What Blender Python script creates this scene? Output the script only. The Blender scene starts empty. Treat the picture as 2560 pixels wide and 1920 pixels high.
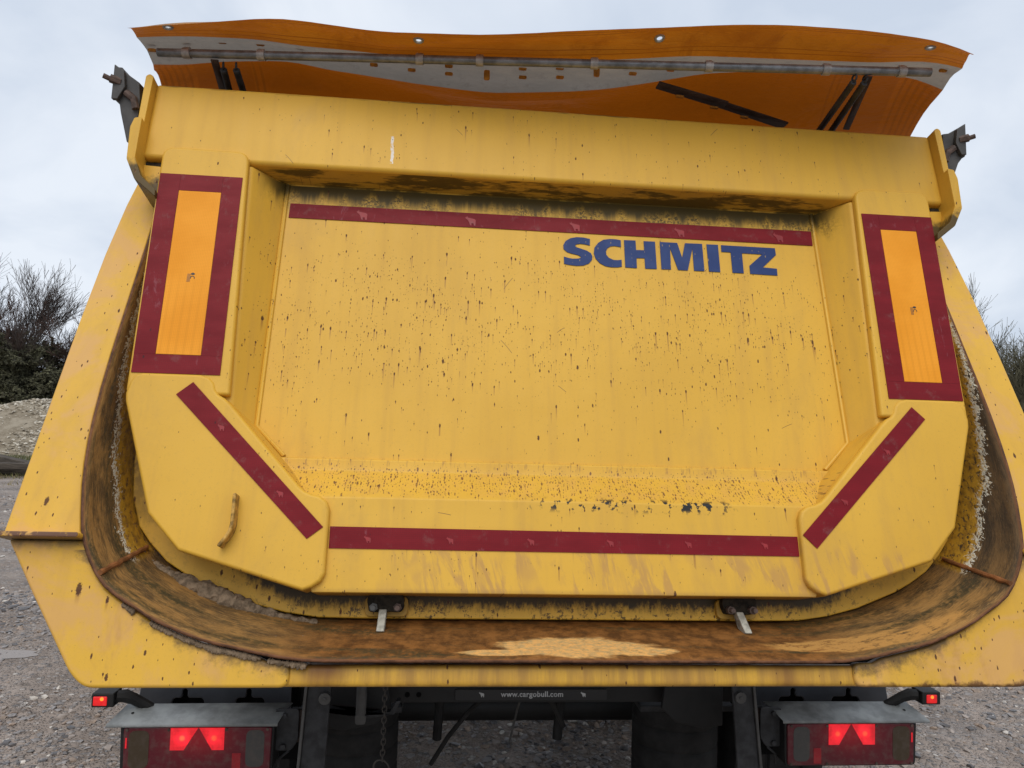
import bpy, bmesh, math, random
import numpy as np
from mathutils import Matrix, Vector, noise as mnoise

scene = bpy.context.scene
COL = scene.collection
R = math.radians
Z0 = 1.175                      # height of the tailgate frame's origin above the ground

# ------------------------------------------------------------------ camera
cam_d = bpy.data.cameras.new("camera")
cam_o = bpy.data.objects.new("camera", cam_d)
COL.objects.link(cam_o)
_r = Vector((0.9955009, -0.0898167, 0.0301812)).normalized()
_f = Vector((0.0880674, 0.9945948, 0.0550026)).normalized()
_u = Vector((-0.0349582, -0.0520971, 0.9980300)).normalized()
cam_o.matrix_world = Matrix(((_r.x, _u.x, -_f.x, -0.32138), (_r.y, _u.y, -_f.y, -1.77382), (_r.z, _u.z, -_f.z, 0.52543 + Z0), (0, 0, 0, 1)))
cam_d.sensor_fit = 'HORIZONTAL'
cam_d.sensor_width = 36.0
cam_d.lens = 36.0 * 1851.68 / 2560.0
cam_d.clip_start = 0.05
cam_d.clip_end = 3000.0
scene.camera = cam_o

# ------------------------------------------------------------------ sky, sun, exposure
SUN_EL, SUN_AZ = R(52), R(-171)          # soft overcast light, brightest behind and left of the camera
world = bpy.data.worlds.new("World")
scene.world = world
world.use_nodes = True
wt = world.node_tree
for n_ in list(wt.nodes):
    wt.nodes.remove(n_)
def wn(t, **kw):
    n = wt.nodes.new(t)
    for k, v in kw.items():
        setattr(n, k, v)
    return n
w_out = wn('ShaderNodeOutputWorld'); w_bg = wn('ShaderNodeBackground')
w_sky = wn('ShaderNodeTexSky', sky_type='NISHITA', sun_disc=False, sun_elevation=SUN_EL, sun_rotation=SUN_AZ, air_density=1.2, dust_density=2.0)
w_tc = wn('ShaderNodeTexCoord')
w_sep = wn('ShaderNodeSeparateXYZ'); wt.links.new(w_tc.outputs['Generated'], w_sep.inputs[0])
w_add = wn('ShaderNodeMath', operation='ADD'); w_add.inputs[1].default_value = 0.35
w_abs = wn('ShaderNodeMath', operation='ABSOLUTE'); wt.links.new(w_sep.outputs[2], w_abs.inputs[0]); wt.links.new(w_abs.outputs[0], w_add.inputs[0])
w_dx = wn('ShaderNodeMath', operation='DIVIDE'); wt.links.new(w_sep.outputs[0], w_dx.inputs[0]); wt.links.new(w_add.outputs[0], w_dx.inputs[1])
w_dy = wn('ShaderNodeMath', operation='DIVIDE'); wt.links.new(w_sep.outputs[1], w_dy.inputs[0]); wt.links.new(w_add.outputs[0], w_dy.inputs[1])
w_cmb = wn('ShaderNodeCombineXYZ'); wt.links.new(w_dx.outputs[0], w_cmb.inputs[0]); wt.links.new(w_dy.outputs[0], w_cmb.inputs[1])
w_ns = wn('ShaderNodeTexNoise'); wt.links.new(w_cmb.outputs[0], w_ns.inputs['Vector'])
w_ns.inputs['Scale'].default_value = 1.9; w_ns.inputs['Detail'].default_value = 6; w_ns.inputs['Roughness'].default_value = 0.5; w_ns.inputs['Distortion'].default_value = 0.4
w_ramp = wn('ShaderNodeValToRGB'); wt.links.new(w_ns.outputs[0], w_ramp.inputs[0])
w_ramp.color_ramp.elements[0].position = 0.38; w_ramp.color_ramp.elements[0].color = (0.555, 0.625, 0.735, 1)
w_ramp.color_ramp.elements[1].position = 0.60; w_ramp.color_ramp.elements[1].color = (0.745, 0.795, 0.870, 1)
w_mul = wn('ShaderNodeVectorMath', operation='SCALE'); w_mul.inputs['Scale'].default_value = 10.2
wt.links.new(w_ramp.outputs[0], w_mul.inputs[0])
w_mix = wn('ShaderNodeMix', data_type='RGBA'); w_mix.inputs[0].default_value = 0.93
wt.links.new(w_sky.outputs[0], w_mix.inputs[6]); wt.links.new(w_mul.outputs[0], w_mix.inputs[7])
wt.links.new(w_mix.outputs[2], w_bg.inputs[0])
w_bg.inputs[1].default_value = 0.10
wt.links.new(w_bg.outputs[0], w_out.inputs[0])

sun_d = bpy.data.lights.new("sun", 'SUN')
sun_o = bpy.data.objects.new("sun", sun_d)
COL.objects.link(sun_o)
sun_d.energy = 1.48
sun_d.angle = R(45)
sun_d.color = (1.0, 0.965, 0.91)
_sd = Vector((math.sin(SUN_AZ) * math.cos(SUN_EL), math.cos(SUN_AZ) * math.cos(SUN_EL), math.sin(SUN_EL)))
sun_o.rotation_euler = (-_sd).to_track_quat('-Z', 'Y').to_euler()
sun_o.location = (-5, -8, 12)

scene.view_settings.view_transform = 'Standard'
scene.view_settings.look = 'None'
scene.view_settings.exposure = 0.17
scene.view_settings.gamma = 1.0
scene.view_settings.use_curve_mapping = False
scene.cycles.max_bounces = 6
scene.cycles.diffuse_bounces = 3

# ------------------------------------------------------------------ frames and object helpers
_T = R(16.5)
MW = Matrix.Translation((0, 0, Z0))                              # trailer frame: x right, y towards the cab, z up
MG = MW @ Matrix.Rotation(-_T, 4, 'X')                           # tailgate frame: leans away at the top
FRAME = {}

def obj(name, bm, mat, parent=None, frame=None, bevel=0.0, seg=3, smooth=True, angle=35, kind=None, label=None, sub=0):
    me = bpy.data.meshes.new(name)
    bmesh.ops.recalc_face_normals(bm, faces=bm.faces[:])
    if smooth:
        for f in bm.faces:
            f.smooth = True
    bm.to_mesh(me); bm.free()
    for m in (mat if isinstance(mat, (list, tuple)) else [mat]):
        me.materials.append(m)
    return link(name, me, parent, frame, bevel, seg, smooth, angle, kind, label, sub)

def link(name, me, parent=None, frame=None, bevel=0.0, seg=3, smooth=True, angle=35, kind=None, label=None, sub=0):
    o = bpy.data.objects.new(name, me)
    COL.objects.link(o)
    frame = frame or Matrix.Identity(4)
    FRAME[o.name] = frame
    if parent is not None:
        o.parent = parent
        o.matrix_local = FRAME[parent.name].inverted() @ frame
    else:
        o.matrix_local = frame
    if bevel > 0:
        b = o.modifiers.new("bevel", 'BEVEL')
        b.width = bevel; b.segments = seg; b.limit_method = 'ANGLE'; b.angle_limit = R(angle)
        b.use_clamp_overlap = True
        w = o.modifiers.new("wn", 'WEIGHTED_NORMAL'); w.keep_sharp = True
    elif smooth:
        try:
            me.set_sharp_from_angle(angle=R(angle))
        except Exception:
            pass
    if sub:
        s = o.modifiers.new("sub", 'SUBSURF'); s.levels = sub; s.render_levels = sub
    if kind: o['kind'] = kind
    if label: o['label'] = label
    return o

def empty(name, frame, label, cat, group=None, parent=None):
    o = bpy.data.objects.new(name, None)
    COL.objects.link(o)
    FRAME[o.name] = frame
    if parent is not None:
        o.parent = parent; o.matrix_local = FRAME[parent.name].inverted() @ frame
    else:
        o.matrix_local = frame
    o['label'] = label; o['category'] = cat
    if group: o['group'] = group
    return o

def tag(o, label, cat=None, group=None, kind=None):
    o['label'] = label
    if cat: o['category'] = cat
    if group: o['group'] = group
    if kind: o['kind'] = kind
    return o

def BM():
    return bmesh.new()

def prism(bm, pts, a0, a1, plane='xz', mi=0):
    """polygon in a plane, extruded along the third axis from a0 to a1 (a0/a1 may be functions of the 2-D point)"""
    def P(p, a):
        a = a(p) if callable(a) else a
        if plane == 'xz': return (p[0], a, p[1])
        if plane == 'yz': return (a, p[0], p[1])
        return (p[0], p[1], a)
    A = [bm.verts.new(P(p, a0)) for p in pts]
    B = [bm.verts.new(P(p, a1)) for p in pts]
    n = len(pts)
    fs = [bm.faces.new(A), bm.faces.new(B[::-1])]
    for i in range(n):
        fs.append(bm.faces.new((A[i], B[i], B[(i + 1) % n], A[(i + 1) % n])))
    for f in fs: f.material_index = mi
    return fs

def box(bm, x0, x1, y0, y1, z0, z1, mi=0):
    return prism(bm, [(x0, z0), (x1, z0), (x1, z1), (x0, z1)], y0, y1, 'xz', mi)

def sheet(bm, pts, y, mi=0):
    f = bm.faces.new([bm.verts.new((p[0], y, p[1])) for p in pts]); f.material_index = mi
    return f

def tube(bm, pts, r, n=10, cap=True, mi=0):
    pts = [Vector(p) for p in pts]
    rs = r if isinstance(r, (list, tuple)) else [r] * len(pts)
    rings = []
    prev = None
    for i, p in enumerate(pts):
        t = (pts[min(i + 1, len(pts) - 1)] - pts[max(i - 1, 0)]).normalized()
        if prev is None:
            a = t.orthogonal().normalized()
        else:
            a = (prev - t * prev.dot(t)).normalized()
        prev = a
        b = t.cross(a)
        rings.append([bm.verts.new(p + (a * math.cos(k * 2 * math.pi / n) + b * math.sin(k * 2 * math.pi / n)) * rs[i]) for k in range(n)])
    for A, B in zip(rings, rings[1:]):
        for k in range(n):
            f = bm.faces.new((A[k], A[(k + 1) % n], B[(k + 1) % n], B[k])); f.material_index = mi
    if cap:
        bm.faces.new(rings[0][::-1]).material_index = mi
        bm.faces.new(rings[-1]).material_index = mi

def torus(bm, c, axis, R0, r, n=20, m=8):
    axis = Vector(axis).normalized(); a = axis.orthogonal().normalized(); b = axis.cross(a); c = Vector(c)
    rings = []
    for i in range(n):
        t = 2 * math.pi * i / n
        d = a * math.cos(t) + b * math.sin(t)
        rings.append([bm.verts.new(c + d * (R0 + r * math.cos(2 * math.pi * j / m)) + axis * r * math.sin(2 * math.pi * j / m)) for j in range(m)])
    for i in range(n):
        A, B = rings[i], rings[(i + 1) % n]
        for j in range(m):
            bm.faces.new((A[j], B[j], B[(j + 1) % m], A[(j + 1) % m]))

def rounded(pts, r, n=4, only=None):
    """round the corners of a closed 2-D polygon"""
    out = []
    N = len(pts)
    for i in range(N):
        if only is not None and i not in only:
            out.append(pts[i]); continue
        p = Vector(pts[i]); a = Vector(pts[i - 1]) - p; b = Vector(pts[(i + 1) % N]) - p
        d = min(r, a.length * 0.45, b.length * 0.45)
        A = p + a.normalized() * d; B = p + b.normalized() * d
        for k in range(n + 1):
            t = k / n
            q = A * (1 - t) ** 2 + p * 2 * t * (1 - t) + B * t * t
            out.append((q.x, q.y))
    return out

def mir(pts):
    return [(-p[0], p[1]) for p in pts][::-1]

def sm(x, a, b):
    t = min(1, max(0, (x - a) / (b - a))); return t * t * (3 - 2 * t)

# ------------------------------------------------------------------ shader helpers
class Sh:
    def __init__(s, name, rough=0.5, spec=0.5, metal=0.0):
        s.mat = bpy.data.materials.new(name); s.mat.use_nodes = True
        s.t = s.mat.node_tree; s.b = s.t.nodes['Principled BSDF']
        s.b.inputs['Roughness'].default_value = rough
        s.b.inputs['Specular IOR Level'].default_value = spec
        s.b.inputs['Metallic'].default_value = metal
        s.tc = s.t.nodes.new('ShaderNodeTexCoord')
    def put(s, sock, v):
        if isinstance(v, bpy.types.NodeSocket): s.t.links.new(v, sock)
        elif isinstance(v, (tuple, list)):
            sock.default_value = tuple(v) + (1,) if (len(v) == 3 and sock.type == 'RGBA') else v
        else: sock.default_value = v
    def M(s, op, a, b=0.0, c=None, clamp=False):
        n = s.t.nodes.new('ShaderNodeMath'); n.operation = op; n.use_clamp = clamp
        s.put(n.inputs[0], a); s.put(n.inputs[1], b)
        if c is not None: s.put(n.inputs[2], c)
        return n.outputs[0]
    def mul(s, *a):
        r = a[0]
        for k in a[1:]: r = s.M('MULTIPLY', r, k)
        return r
    def add(s, a, b): return s.M('ADD', a, b)
    def sub(s, a, b): return s.M('SUBTRACT', a, b)
    def maxi(s, *a):
        r = a[0]
        for k in a[1:]: r = s.M('MAXIMUM', r, k)
        return r
    def ss(s, x, a, b, lo=0.0, hi=1.0):
        n = s.t.nodes.new('ShaderNodeMapRange'); n.interpolation_type = 'SMOOTHSTEP'
        if isinstance(a, (int, float)) and isinstance(b, (int, float)) and a > b: a, b, lo, hi = b, a, hi, lo
        for k, v in zip(('Value', 'From Min', 'From Max', 'To Min', 'To Max'), (x, a, b, lo, hi)): s.put(n.inputs[k], v)
        return n.outputs[0]
    def xyz(s, v=None):
        n = s.t.nodes.new('ShaderNodeSeparateXYZ'); s.put(n.inputs[0], v if v is not None else s.tc.outputs['Object'])
        return n.outputs
    def vec(s, x, y, z=0.0):
        n = s.t.nodes.new('ShaderNodeCombineXYZ'); s.put(n.inputs[0], x); s.put(n.inputs[1], y); s.put(n.inputs[2], z)
        return n.outputs[0]
    def sc(s, v, k):
        n = s.t.nodes.new('ShaderNodeVectorMath'); n.operation = 'MULTIPLY'; s.put(n.inputs[0], v); n.inputs[1].default_value = k
        return n.outputs[0]
    def noise(s, v, scale, det=3, ro=0.55, dist=0.0, col=False):
        n = s.t.nodes.new('ShaderNodeTexNoise'); s.put(n.inputs['Vector'], v)
        n.inputs['Scale'].default_value = scale; n.inputs['Detail'].default_value = det
        n.inputs['Roughness'].default_value = ro; n.inputs['Distortion'].default_value = dist
        return n.outputs['Color'] if col else n.outputs['Fac']
    def vor(s, v, scale=1.0, rnd=0.85, dim='2D', feat='F1'):
        n = s.t.nodes.new('ShaderNodeTexVoronoi'); n.voronoi_dimensions = dim; n.feature = feat
        s.put(n.inputs['Vector'], v); n.inputs['Scale'].default_value = scale; n.inputs['Randomness'].default_value = rnd
        return n
    def mix(s, f, a, b):
        n = s.t.nodes.new('ShaderNodeMix'); n.data_type = 'RGBA'
        s.put(n.inputs[0], f); s.put(n.inputs[6], a); s.put(n.inputs[7], b)
        return n.outputs[2]
    def mixf(s, f, a, b):
        n = s.t.nodes.new('ShaderNodeMix'); n.data_type = 'FLOAT'
        s.put(n.inputs[0], f); s.put(n.inputs[2], a); s.put(n.inputs[3], b)
        return n.outputs[0]
    def bump(s, h, strength=0.3, dist=0.01):
        n = s.t.nodes.new('ShaderNodeBump'); n.inputs['Strength'].default_value = strength; n.inputs['Distance'].default_value = dist
        s.put(n.inputs['Height'], h); s.put(s.b.inputs['Normal'], n.outputs[0])
    def color(s, c): s.put(s.b.inputs['Base Color'], c)
    def rough(s, r): s.put(s.b.inputs['Roughness'], r)
    def chips(s, u, v, cu, cv, dens, r0, r1, streak=0.03, off=0.0):
        """scattered paint chips, one per jittered cell, each with a thin rust run below it; returns (chip, run)"""
        p = s.vec(s.add(s.M('DIVIDE', u, cu), off), s.add(s.M('DIVIDE', v, cv), off * 1.7))
        w = s.vor(p, 1.0, 0.8)
        d = s.t.nodes.new('ShaderNodeVectorMath'); d.operation = 'SUBTRACT'
        s.put(d.inputs[0], p); s.put(d.inputs[1], w.outputs['Position'])
        dx, dv, _ = s.xyz(d.outputs[0])
        dx = s.mul(dx, cu); dv = s.mul(dv, cv)
        c = s.t.nodes.new('ShaderNodeSeparateColor'); s.put(c.inputs[0], w.outputs['Color'])
        ex = s.M('LESS_THAN', c.outputs[0], dens)
        r = s.M('MULTIPLY_ADD', s.M('POWER', c.outputs[1], 3.0), r1 - r0, r0)
        wob = s.M('MULTIPLY_ADD', s.noise(s.vec(u, v), 260, 2), 1.3, 0.35)
        dist = s.M('SQRT', s.add(s.mul(dx, dx), s.mul(dv, dv, 0.20)))
        q = s.M('DIVIDE', s.mul(dist, wob), r)
        chip = s.mul(s.ss(q, 1.05, 0.65), ex)
        L = s.mul(s.add(c.outputs[2], 0.25), s.M('DIVIDE', r, r1), streak)
        k = s.M('DIVIDE', s.mul(dv, -1.0), L)
        run = s.mul(s.ss(s.M('DIVIDE', s.M('ABSOLUTE', dx), r), 1.0, 0.3), s.ss(k, 1.0, 0.0), s.M('GREATER_THAN', k, 0.0), ex, s.M('GREATER_THAN', c.outputs[2], 0.35))
        return chip, run

def flat(name, c, rough=0.5, spec=0.5, metal=0.0, var=0.0, scale=20, bump=0.0):
    s = Sh(name, rough, spec, metal)
    if var:
        nz = s.noise(s.tc.outputs['Object'], scale, 4, 0.6)
        s.color(s.mix(s.ss(nz, 0.3, 0.7), tuple(k * (1 - var) for k in c), tuple(min(1, k * (1 + var)) for k in c)))
        s.rough(s.M('MULTIPLY_ADD', nz, 0.3, rough - 0.15))
        if bump: s.bump(nz, bump, 0.004)
    else: s.color(c)
    return s.mat

Y_A, Y_B = (0.715, 0.410, 0.048), (0.640, 0.360, 0.040)
CHIP = (0.075, 0.028, 0.015)
def yellow(name, kind='gate'):
    s = Sh(name, 0.5, 0.28)
    P = s.tc.outputs['Object']
    x, y, z = s.xyz()
    big = s.noise(P, 1.7, 3, 0.5)
    streaky = s.noise(s.sc(P, (22, 22, 1.6)), 1.0, 4, 0.6)
    fine = s.noise(P, 90, 3, 0.6)
    col = s.mix(s.ss(big, 0.3, 0.7), Y_A, Y_B)
    col = s.mix(s.mul(s.ss(streaky, 0.46, 0.72), 0.32), col, (0.52, 0.29, 0.060))
    grime = s.noise(s.sc(P, (5, 5, 2.2)), 1.0, 6, 0.7, 0.4)
    col = s.mix(s.mul(s.ss(grime, 0.50, 0.72), 0.22), col, (0.40, 0.235, 0.070))
    col = s.mix(s.mul(s.ss(fine, 0.55, 0.75), 0.14), col, (0.42, 0.25, 0.06))
    speck = s.noise(P, 330, 2, 0.6)
    col = s.mix(s.mul(s.ss(speck, 0.62, 0.75), 0.35), col, (0.36, 0.20, 0.05))
    dens_n = s.noise(s.vec(x, z), 3.2, 3, 0.6)
    if kind == 'gate':
        band = s.maxi(s.mul(s.ss(z, 0.50, 0.85), s.ss(z, 1.16, 0.98)), 0.16)
        band = s.mul(band, s.ss(s.M('ABSOLUTE', x), 0.95, 0.72, 0.22, 1.0))
        clus = s.ss(s.noise(s.vec(s.mul(x, 1.3), z), 9.0, 3, 0.65), 0.36, 0.62, 0.25, 1.7)
        d1 = s.mul(band, s.ss(dens_n, 0.30, 0.66, 0.25, 1.25), clus)
        c1, r1 = s.chips(x, z, 0.021, 0.050, s.mul(d1, 0.72), 0.0010, 0.0028, 0.052)
        c2, r2 = s.chips(x, z, 0.055, 0.105, s.mul(d1, 0.60), 0.0012, 0.0040, 0.085, 3.3)
        c3, r3 = s.chips(x, z, 0.0085, 0.014, s.mul(d1, 0.42), 0.0006, 0.0016, 0.013, 7.7)
        c4, r4 = s.chips(x, z, 0.034, 0.075, s.mul(d1, 0.60), 0.0011, 0.0030, 0.090, 11.9)
        run = s.maxi(r1, r2, s.mul(r3, 0.5), r4); chip = s.maxi(c1, c2, s.mul(c3, 0.85), c4)
        # rust-pitted top of the pressed ledge
        zj = s.add(z, s.mul(s.sub(s.noise(s.vec(x, z), 26, 4, 0.7), 0.5), 0.050))
        led = s.mul(s.ss(zj, 0.342, 0.372), s.ss(zj, 0.455, 0.432), s.ss(s.M('ABSOLUTE', x), 0.78, 0.70), s.M('GREATER_THAN', y, 0.002))
        pit = s.noise(s.sc(s.vec(x, z), (1.0, 0.65, 1)), 170, 3, 0.65)
        patch = s.noise(s.vec(x, z), 16, 3, 0.6)
        lc1, lr1 = s.chips(x, z, 0.0075, 0.0075, s.mul(s.ss(patch, 0.30, 0.60, 0.30, 0.85), led), 0.0006, 0.0021, 0.007, 1.9)
        lc2, lr2 = s.chips(x, z, 0.014, 0.012, s.mul(s.ss(patch, 0.34, 0.62, 0.25, 0.75), led), 0.0010, 0.0034, 0.012, 5.9)
        rl = s.mul(s.maxi(lc1, lc2), s.ss(pit, 0.30, 0.50)); lrun = s.mul(s.maxi(lr1, lr2), led)
        col = s.mix(s.mul(lrun, 0.45), col, (0.40, 0.17, 0.08))
        soft = s.mul(led, s.ss(s.noise(s.vec(x, z), 34, 5, 0.75), 0.42, 0.68))
        col = s.mix(s.mul(soft, 0.20), col, (0.60, 0.29, 0.13))
        lipz = s.mul(s.ss(z, 0.440, 0.450), s.ss(z, 0.474, 0.466), s.ss(s.M('ABSOLUTE', x), 0.78, 0.70), s.M('GREATER_THAN', y, 0.002))
        lr = s.mul(lipz, s.ss(s.noise(s.sc(P, (110, 110, 20)), 1.0, 4, 0.7), 0.54, 0.66), 0.50)
        col = s.mix(s.mul(rl, 0.88), col, (0.135, 0.058, 0.028)); col = s.mix(lr, col, (0.22, 0.10, 0.05))
        # blackened spots along the fold
        fold = s.mul(s.ss(z, 0.318, 0.335), s.ss(z, 0.368, 0.350), s.ss(x, -0.16, -0.02), s.ss(x, 0.46, 0.38))
        fb = s.mul(fold, s.ss(s.noise(s.sc(s.vec(x, z), (1, .8, 1)), 38, 4, 0.65), 0.535, 0.575))
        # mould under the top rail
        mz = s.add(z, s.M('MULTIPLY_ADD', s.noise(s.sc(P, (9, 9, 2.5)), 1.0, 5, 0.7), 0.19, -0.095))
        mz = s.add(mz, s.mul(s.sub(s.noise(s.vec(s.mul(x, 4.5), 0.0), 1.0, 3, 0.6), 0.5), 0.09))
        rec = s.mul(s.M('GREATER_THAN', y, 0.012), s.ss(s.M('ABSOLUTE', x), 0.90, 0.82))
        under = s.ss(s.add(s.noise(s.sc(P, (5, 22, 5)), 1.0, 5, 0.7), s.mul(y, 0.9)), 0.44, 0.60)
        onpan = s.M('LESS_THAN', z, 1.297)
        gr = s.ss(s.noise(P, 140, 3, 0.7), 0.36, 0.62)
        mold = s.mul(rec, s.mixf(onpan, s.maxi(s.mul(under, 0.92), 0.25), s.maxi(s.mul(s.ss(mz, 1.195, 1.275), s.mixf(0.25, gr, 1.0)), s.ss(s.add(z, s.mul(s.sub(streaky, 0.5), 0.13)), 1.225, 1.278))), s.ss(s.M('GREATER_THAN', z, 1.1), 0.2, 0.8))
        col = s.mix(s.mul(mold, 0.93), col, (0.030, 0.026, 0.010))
        # tan wash-off stains near the lower edge
        dg = s.sc(s.vec(s.add(x, s.mul(z, 0.25)), z), (26, 6, 1))
        wash = s.mul(s.ss(s.noise(dg, 1.0, 5, 0.65, 0.6), 0.46, 0.58), s.ss(z, 0.275, 0.21), s.ss(x, -0.62, -0.30))
        wash2 = s.mul(s.ss(s.noise(s.vec(x, z), 5, 3), 0.40, 0.55), wash)
        col = s.mix(s.mul(wash2, 0.75), col, (0.47, 0.255, 0.075))
        edge = s.mul(s.ss(z, 0.135, 0.118), 0.45)
        col = s.mix(edge, col, (0.18, 0.10, 0.03))
        col = s.mix(fb, col, (0.018, 0.018, 0.017))
        # a few thin scratches
        sp = s.vec(s.M('DIVIDE', x, 0.16), s.M('DIVIDE', z, 0.13)); sw = s.vor(sp, 1.0, 0.9)
        sd = s.t.nodes.new('ShaderNodeVectorMath'); sd.operation = 'SUBTRACT'; s.put(sd.inputs[0], sp); s.put(sd.inputs[1], sw.outputs['Position'])
        sx, sz, _ = s.xyz(sd.outputs[0]); sc3 = s.t.nodes.new('ShaderNodeSeparateColor'); s.put(sc3.inputs[0], sw.outputs['Color'])
        an = s.mul(sc3.outputs[1], 3.1); sx = s.mul(sx, 0.16); sz = s.mul(sz, 0.13)
        pa = s.add(s.mul(sx, s.M('COSINE', an)), s.mul(sz, s.M('SINE', an))); pb = s.sub(s.mul(sz, s.M('COSINE', an)), s.mul(sx, s.M('SINE', an)))
        scr = s.mul(s.ss(s.M('ABSOLUTE', s.add(pa, s.mul(pb, pb, 1.8))), 0.0011, 0.0004), s.M('LESS_THAN', s.M('ABSOLUTE', pb), s.mul(sc3.outputs[2], 0.026)), s.M('LESS_THAN', sc3.outputs[0], 0.11))
        col = s.mix(s.mul(scr, 0.8), col, (0.13, 0.06, 0.03))
        # scraped edge at the top of the rail
        sc_ = s.mul(s.ss(z, 1.548, 1.556), s.ss(s.noise(s.sc(P, (8, 8, 60)), 1.0, 4), 0.52, 0.60))
        chip = s.maxi(chip, s.mul(sc_, 0.75))
        wm = s.mul(s.ss(s.M('ABSOLUTE', s.add(s.add(s.add(x, 0.505), s.mul(s.sub(z, 1.38), 0.05)), s.mul(s.sub(s.noise(P, 34, 3), .5), .016))), 0.0055, 0.0035), s.M('GREATER_THAN', z, 1.332), s.M('LESS_THAN', z, 1.428), s.M('LESS_THAN', y, 0.01), s.ss(s.noise(P, 48, 3), 0.36, 0.48))
        col = s.mix(wm, col, (0.75, 0.68, 0.58))
    elif kind == 'flange':
        c1, r1 = s.chips(x, z, 0.035, 0.050, 0.22, 0.0012, 0.0045, 0.02)
        c2, r2 = s.chips(x, z, 0.085, 0.10, s.ss(z, 0.5, 0.0, 0.08, 0.62), 0.0020, 0.0075, 0.05, 3.3)
        c3, r3 = s.chips(x, z, 0.016, 0.022, 0.12, 0.0008, 0.0022, 0.01, 5.1)
        chip = s.maxi(c1, c2, c3); run = s.maxi(r1, r2)
        low = s.ss(z, 0.25, -0.05, 0.25, 1.0)
        st = s.ss(s.noise(s.sc(P, (14, 14, 5)), 1.0, 5, 0.65, 0.5), 0.50, 0.72)
        col = s.mix(s.mul(st, low, 0.72), col, (0.46, 0.235, 0.065))
        st2 = s.ss(s.noise(P, 6.0, 6, 0.7, 0.6), 0.44, 0.62)
        col = s.mix(s.mul(st2, 0.62), col, (0.62, 0.34, 0.13))
        vp = s.M('MULTIPLY_ADD', s.M('POWER', s.maxi(s.M('DIVIDE', s.sub(s.M('ABSOLUTE', x), 0.56), 0.55), 0.0), 2.4), 0.25, -0.032)
        dd = s.add(s.sub(vp, z), s.mul(s.sub(s.noise(P, 22, 5, 0.75), 0.5), 0.10))
        col = s.mix(s.mul(s.ss(dd, 0.042, 0.002), s.M('LESS_THAN', z, 0.20), 0.85), col, (0.085, 0.055, 0.030))
        ed3 = s.mul(s.M('LESS_THAN', y, -0.1435), s.ss(s.noise(P, 26, 4, 0.7), 0.38, 0.50))
        col = s.mix(ed3, col, (0.15, 0.075, 0.045))
        ed = s.mul(s.ss(s.add(z, s.mul(s.noise(P, 24, 4, 0.7), 0.06)), -0.040, -0.054), 1.0)
        ed2 = s.mul(ed, s.ss(s.add(s.noise(P, 7, 2), s.mul(x, 0.25)), 0.62, 0.75))
        chip = s.maxi(chip, s.mul(ed2, 0.9))
        crease = s.mul(s.ss(s.add(z, s.mul(s.noise(P, 30, 4, 0.7), 0.05)), 0.222, 0.247), s.M('LESS_THAN', z, 0.2225))
        col = s.mix(s.mul(crease, 0.7), col, (0.11, 0.09, 0.06))
    elif kind == 'beam':
        c1, r1 = s.chips(x, z, 0.05, 0.03, 0.3, 0.001, 0.004, 0.02)
        chip, run = c1, r1
        st = s.ss(s.noise(s.sc(P, (40, 40, 3)), 1.0, 4, 0.65), 0.34, 0.68)
        col = s.mix(s.mul(s.ss(s.noise(s.sc(P, (9, 9, 9)), 1.0, 5, 0.7), 0.35, 0.65), 0.45), col, (0.42, 0.215, 0.055))
        col = s.mix(s.mul(st, 0.70), col, (0.33, 0.175, 0.045))
        rs = s.mul(s.ss(s.M('ABSOLUTE', s.add(x, 0.565)), 0.07, 0.01), s.ss(z, -0.085, -0.04, 0.4, 1.0))
        rs2 = s.ss(s.M('ABSOLUTE', s.sub(x, 0.48)), 0.06, 0.0)
        col = s.mix(s.mul(s.maxi(rs, s.mul(rs2, 0.5)), 0.85), col, (0.16, 0.055, 0.018))
        col = s.mix(s.mul(s.ss(z, -0.052, -0.035), 0.55), col, (0.18, 0.085, 0.03))
    elif kind == 'skin':
        chip, run = s.chips(x, z, 0.03, 0.03, 0.4, 0.001, 0.004, 0.02)
        nn = s.noise(s.sc(P, (55, 55, 22)), 1.0, 5, 0.75)
        ax = s.M('ABSOLUTE', x)
        zz = s.sub(z, s.mul(s.ss(ax, 0.62, 1.08), 0.20))
        g = s.ss(s.add(s.mul(nn, 0.075), zz), 0.118, 0.150)
        col = s.mix(s.mul(g, s.ss(ax, 1.05, 0.85, 0.35, 0.95)), col, (0.022, 0.017, 0.009))
        g2 = s.mul(s.ss(s.noise(P, 60, 5, 0.75), 0.54, 0.62), s.ss(ax, 0.95, 0.6, 0.15, 0.9))
        col = s.mix(g2, col, (0.06, 0.035, 0.015))
        up = s.mul(s.ss(s.noise(P, 28, 4, 0.7), 0.42, 0.60), s.ss(z, 0.25, 0.5), 0.8)
        col = s.mix(up, col, (0.10, 0.055, 0.02))
    else:
        chip, run = s.chips(x, z, 0.04, 0.05, 0.25, 0.001, 0.004, 0.02)
        dk = s.mul(s.ss(s.add(z, s.mul(s.sub(s.noise(P, 18, 4, 0.7), 0.5), 0.16)), 1.262, 1.215), 0.9)
        col = s.mix(dk, col, (0.035, 0.026, 0.012))
    col = s.mix(s.mul(run, 0.62), col, (0.235, 0.090, 0.032))
    col = s.mix(s.mul(chip, 0.93), col, CHIP)
    s.color(col)
    s.rough(s.M('MULTIPLY_ADD', s.maxi(chip, s.mul(streaky, 0.6)), 0.35, 0.36))
    h = s.add(s.add(s.mul(s.noise(P, 260, 2), 0.10), s.mul(s.noise(P, 2.6, 3), 6.0)), s.add(s.mul(chip, -0.5), s.mul(s.noise(P, 9, 2), 1.4)))
    s.bump(h, 0.22, 0.004)
    return s.mat

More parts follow.
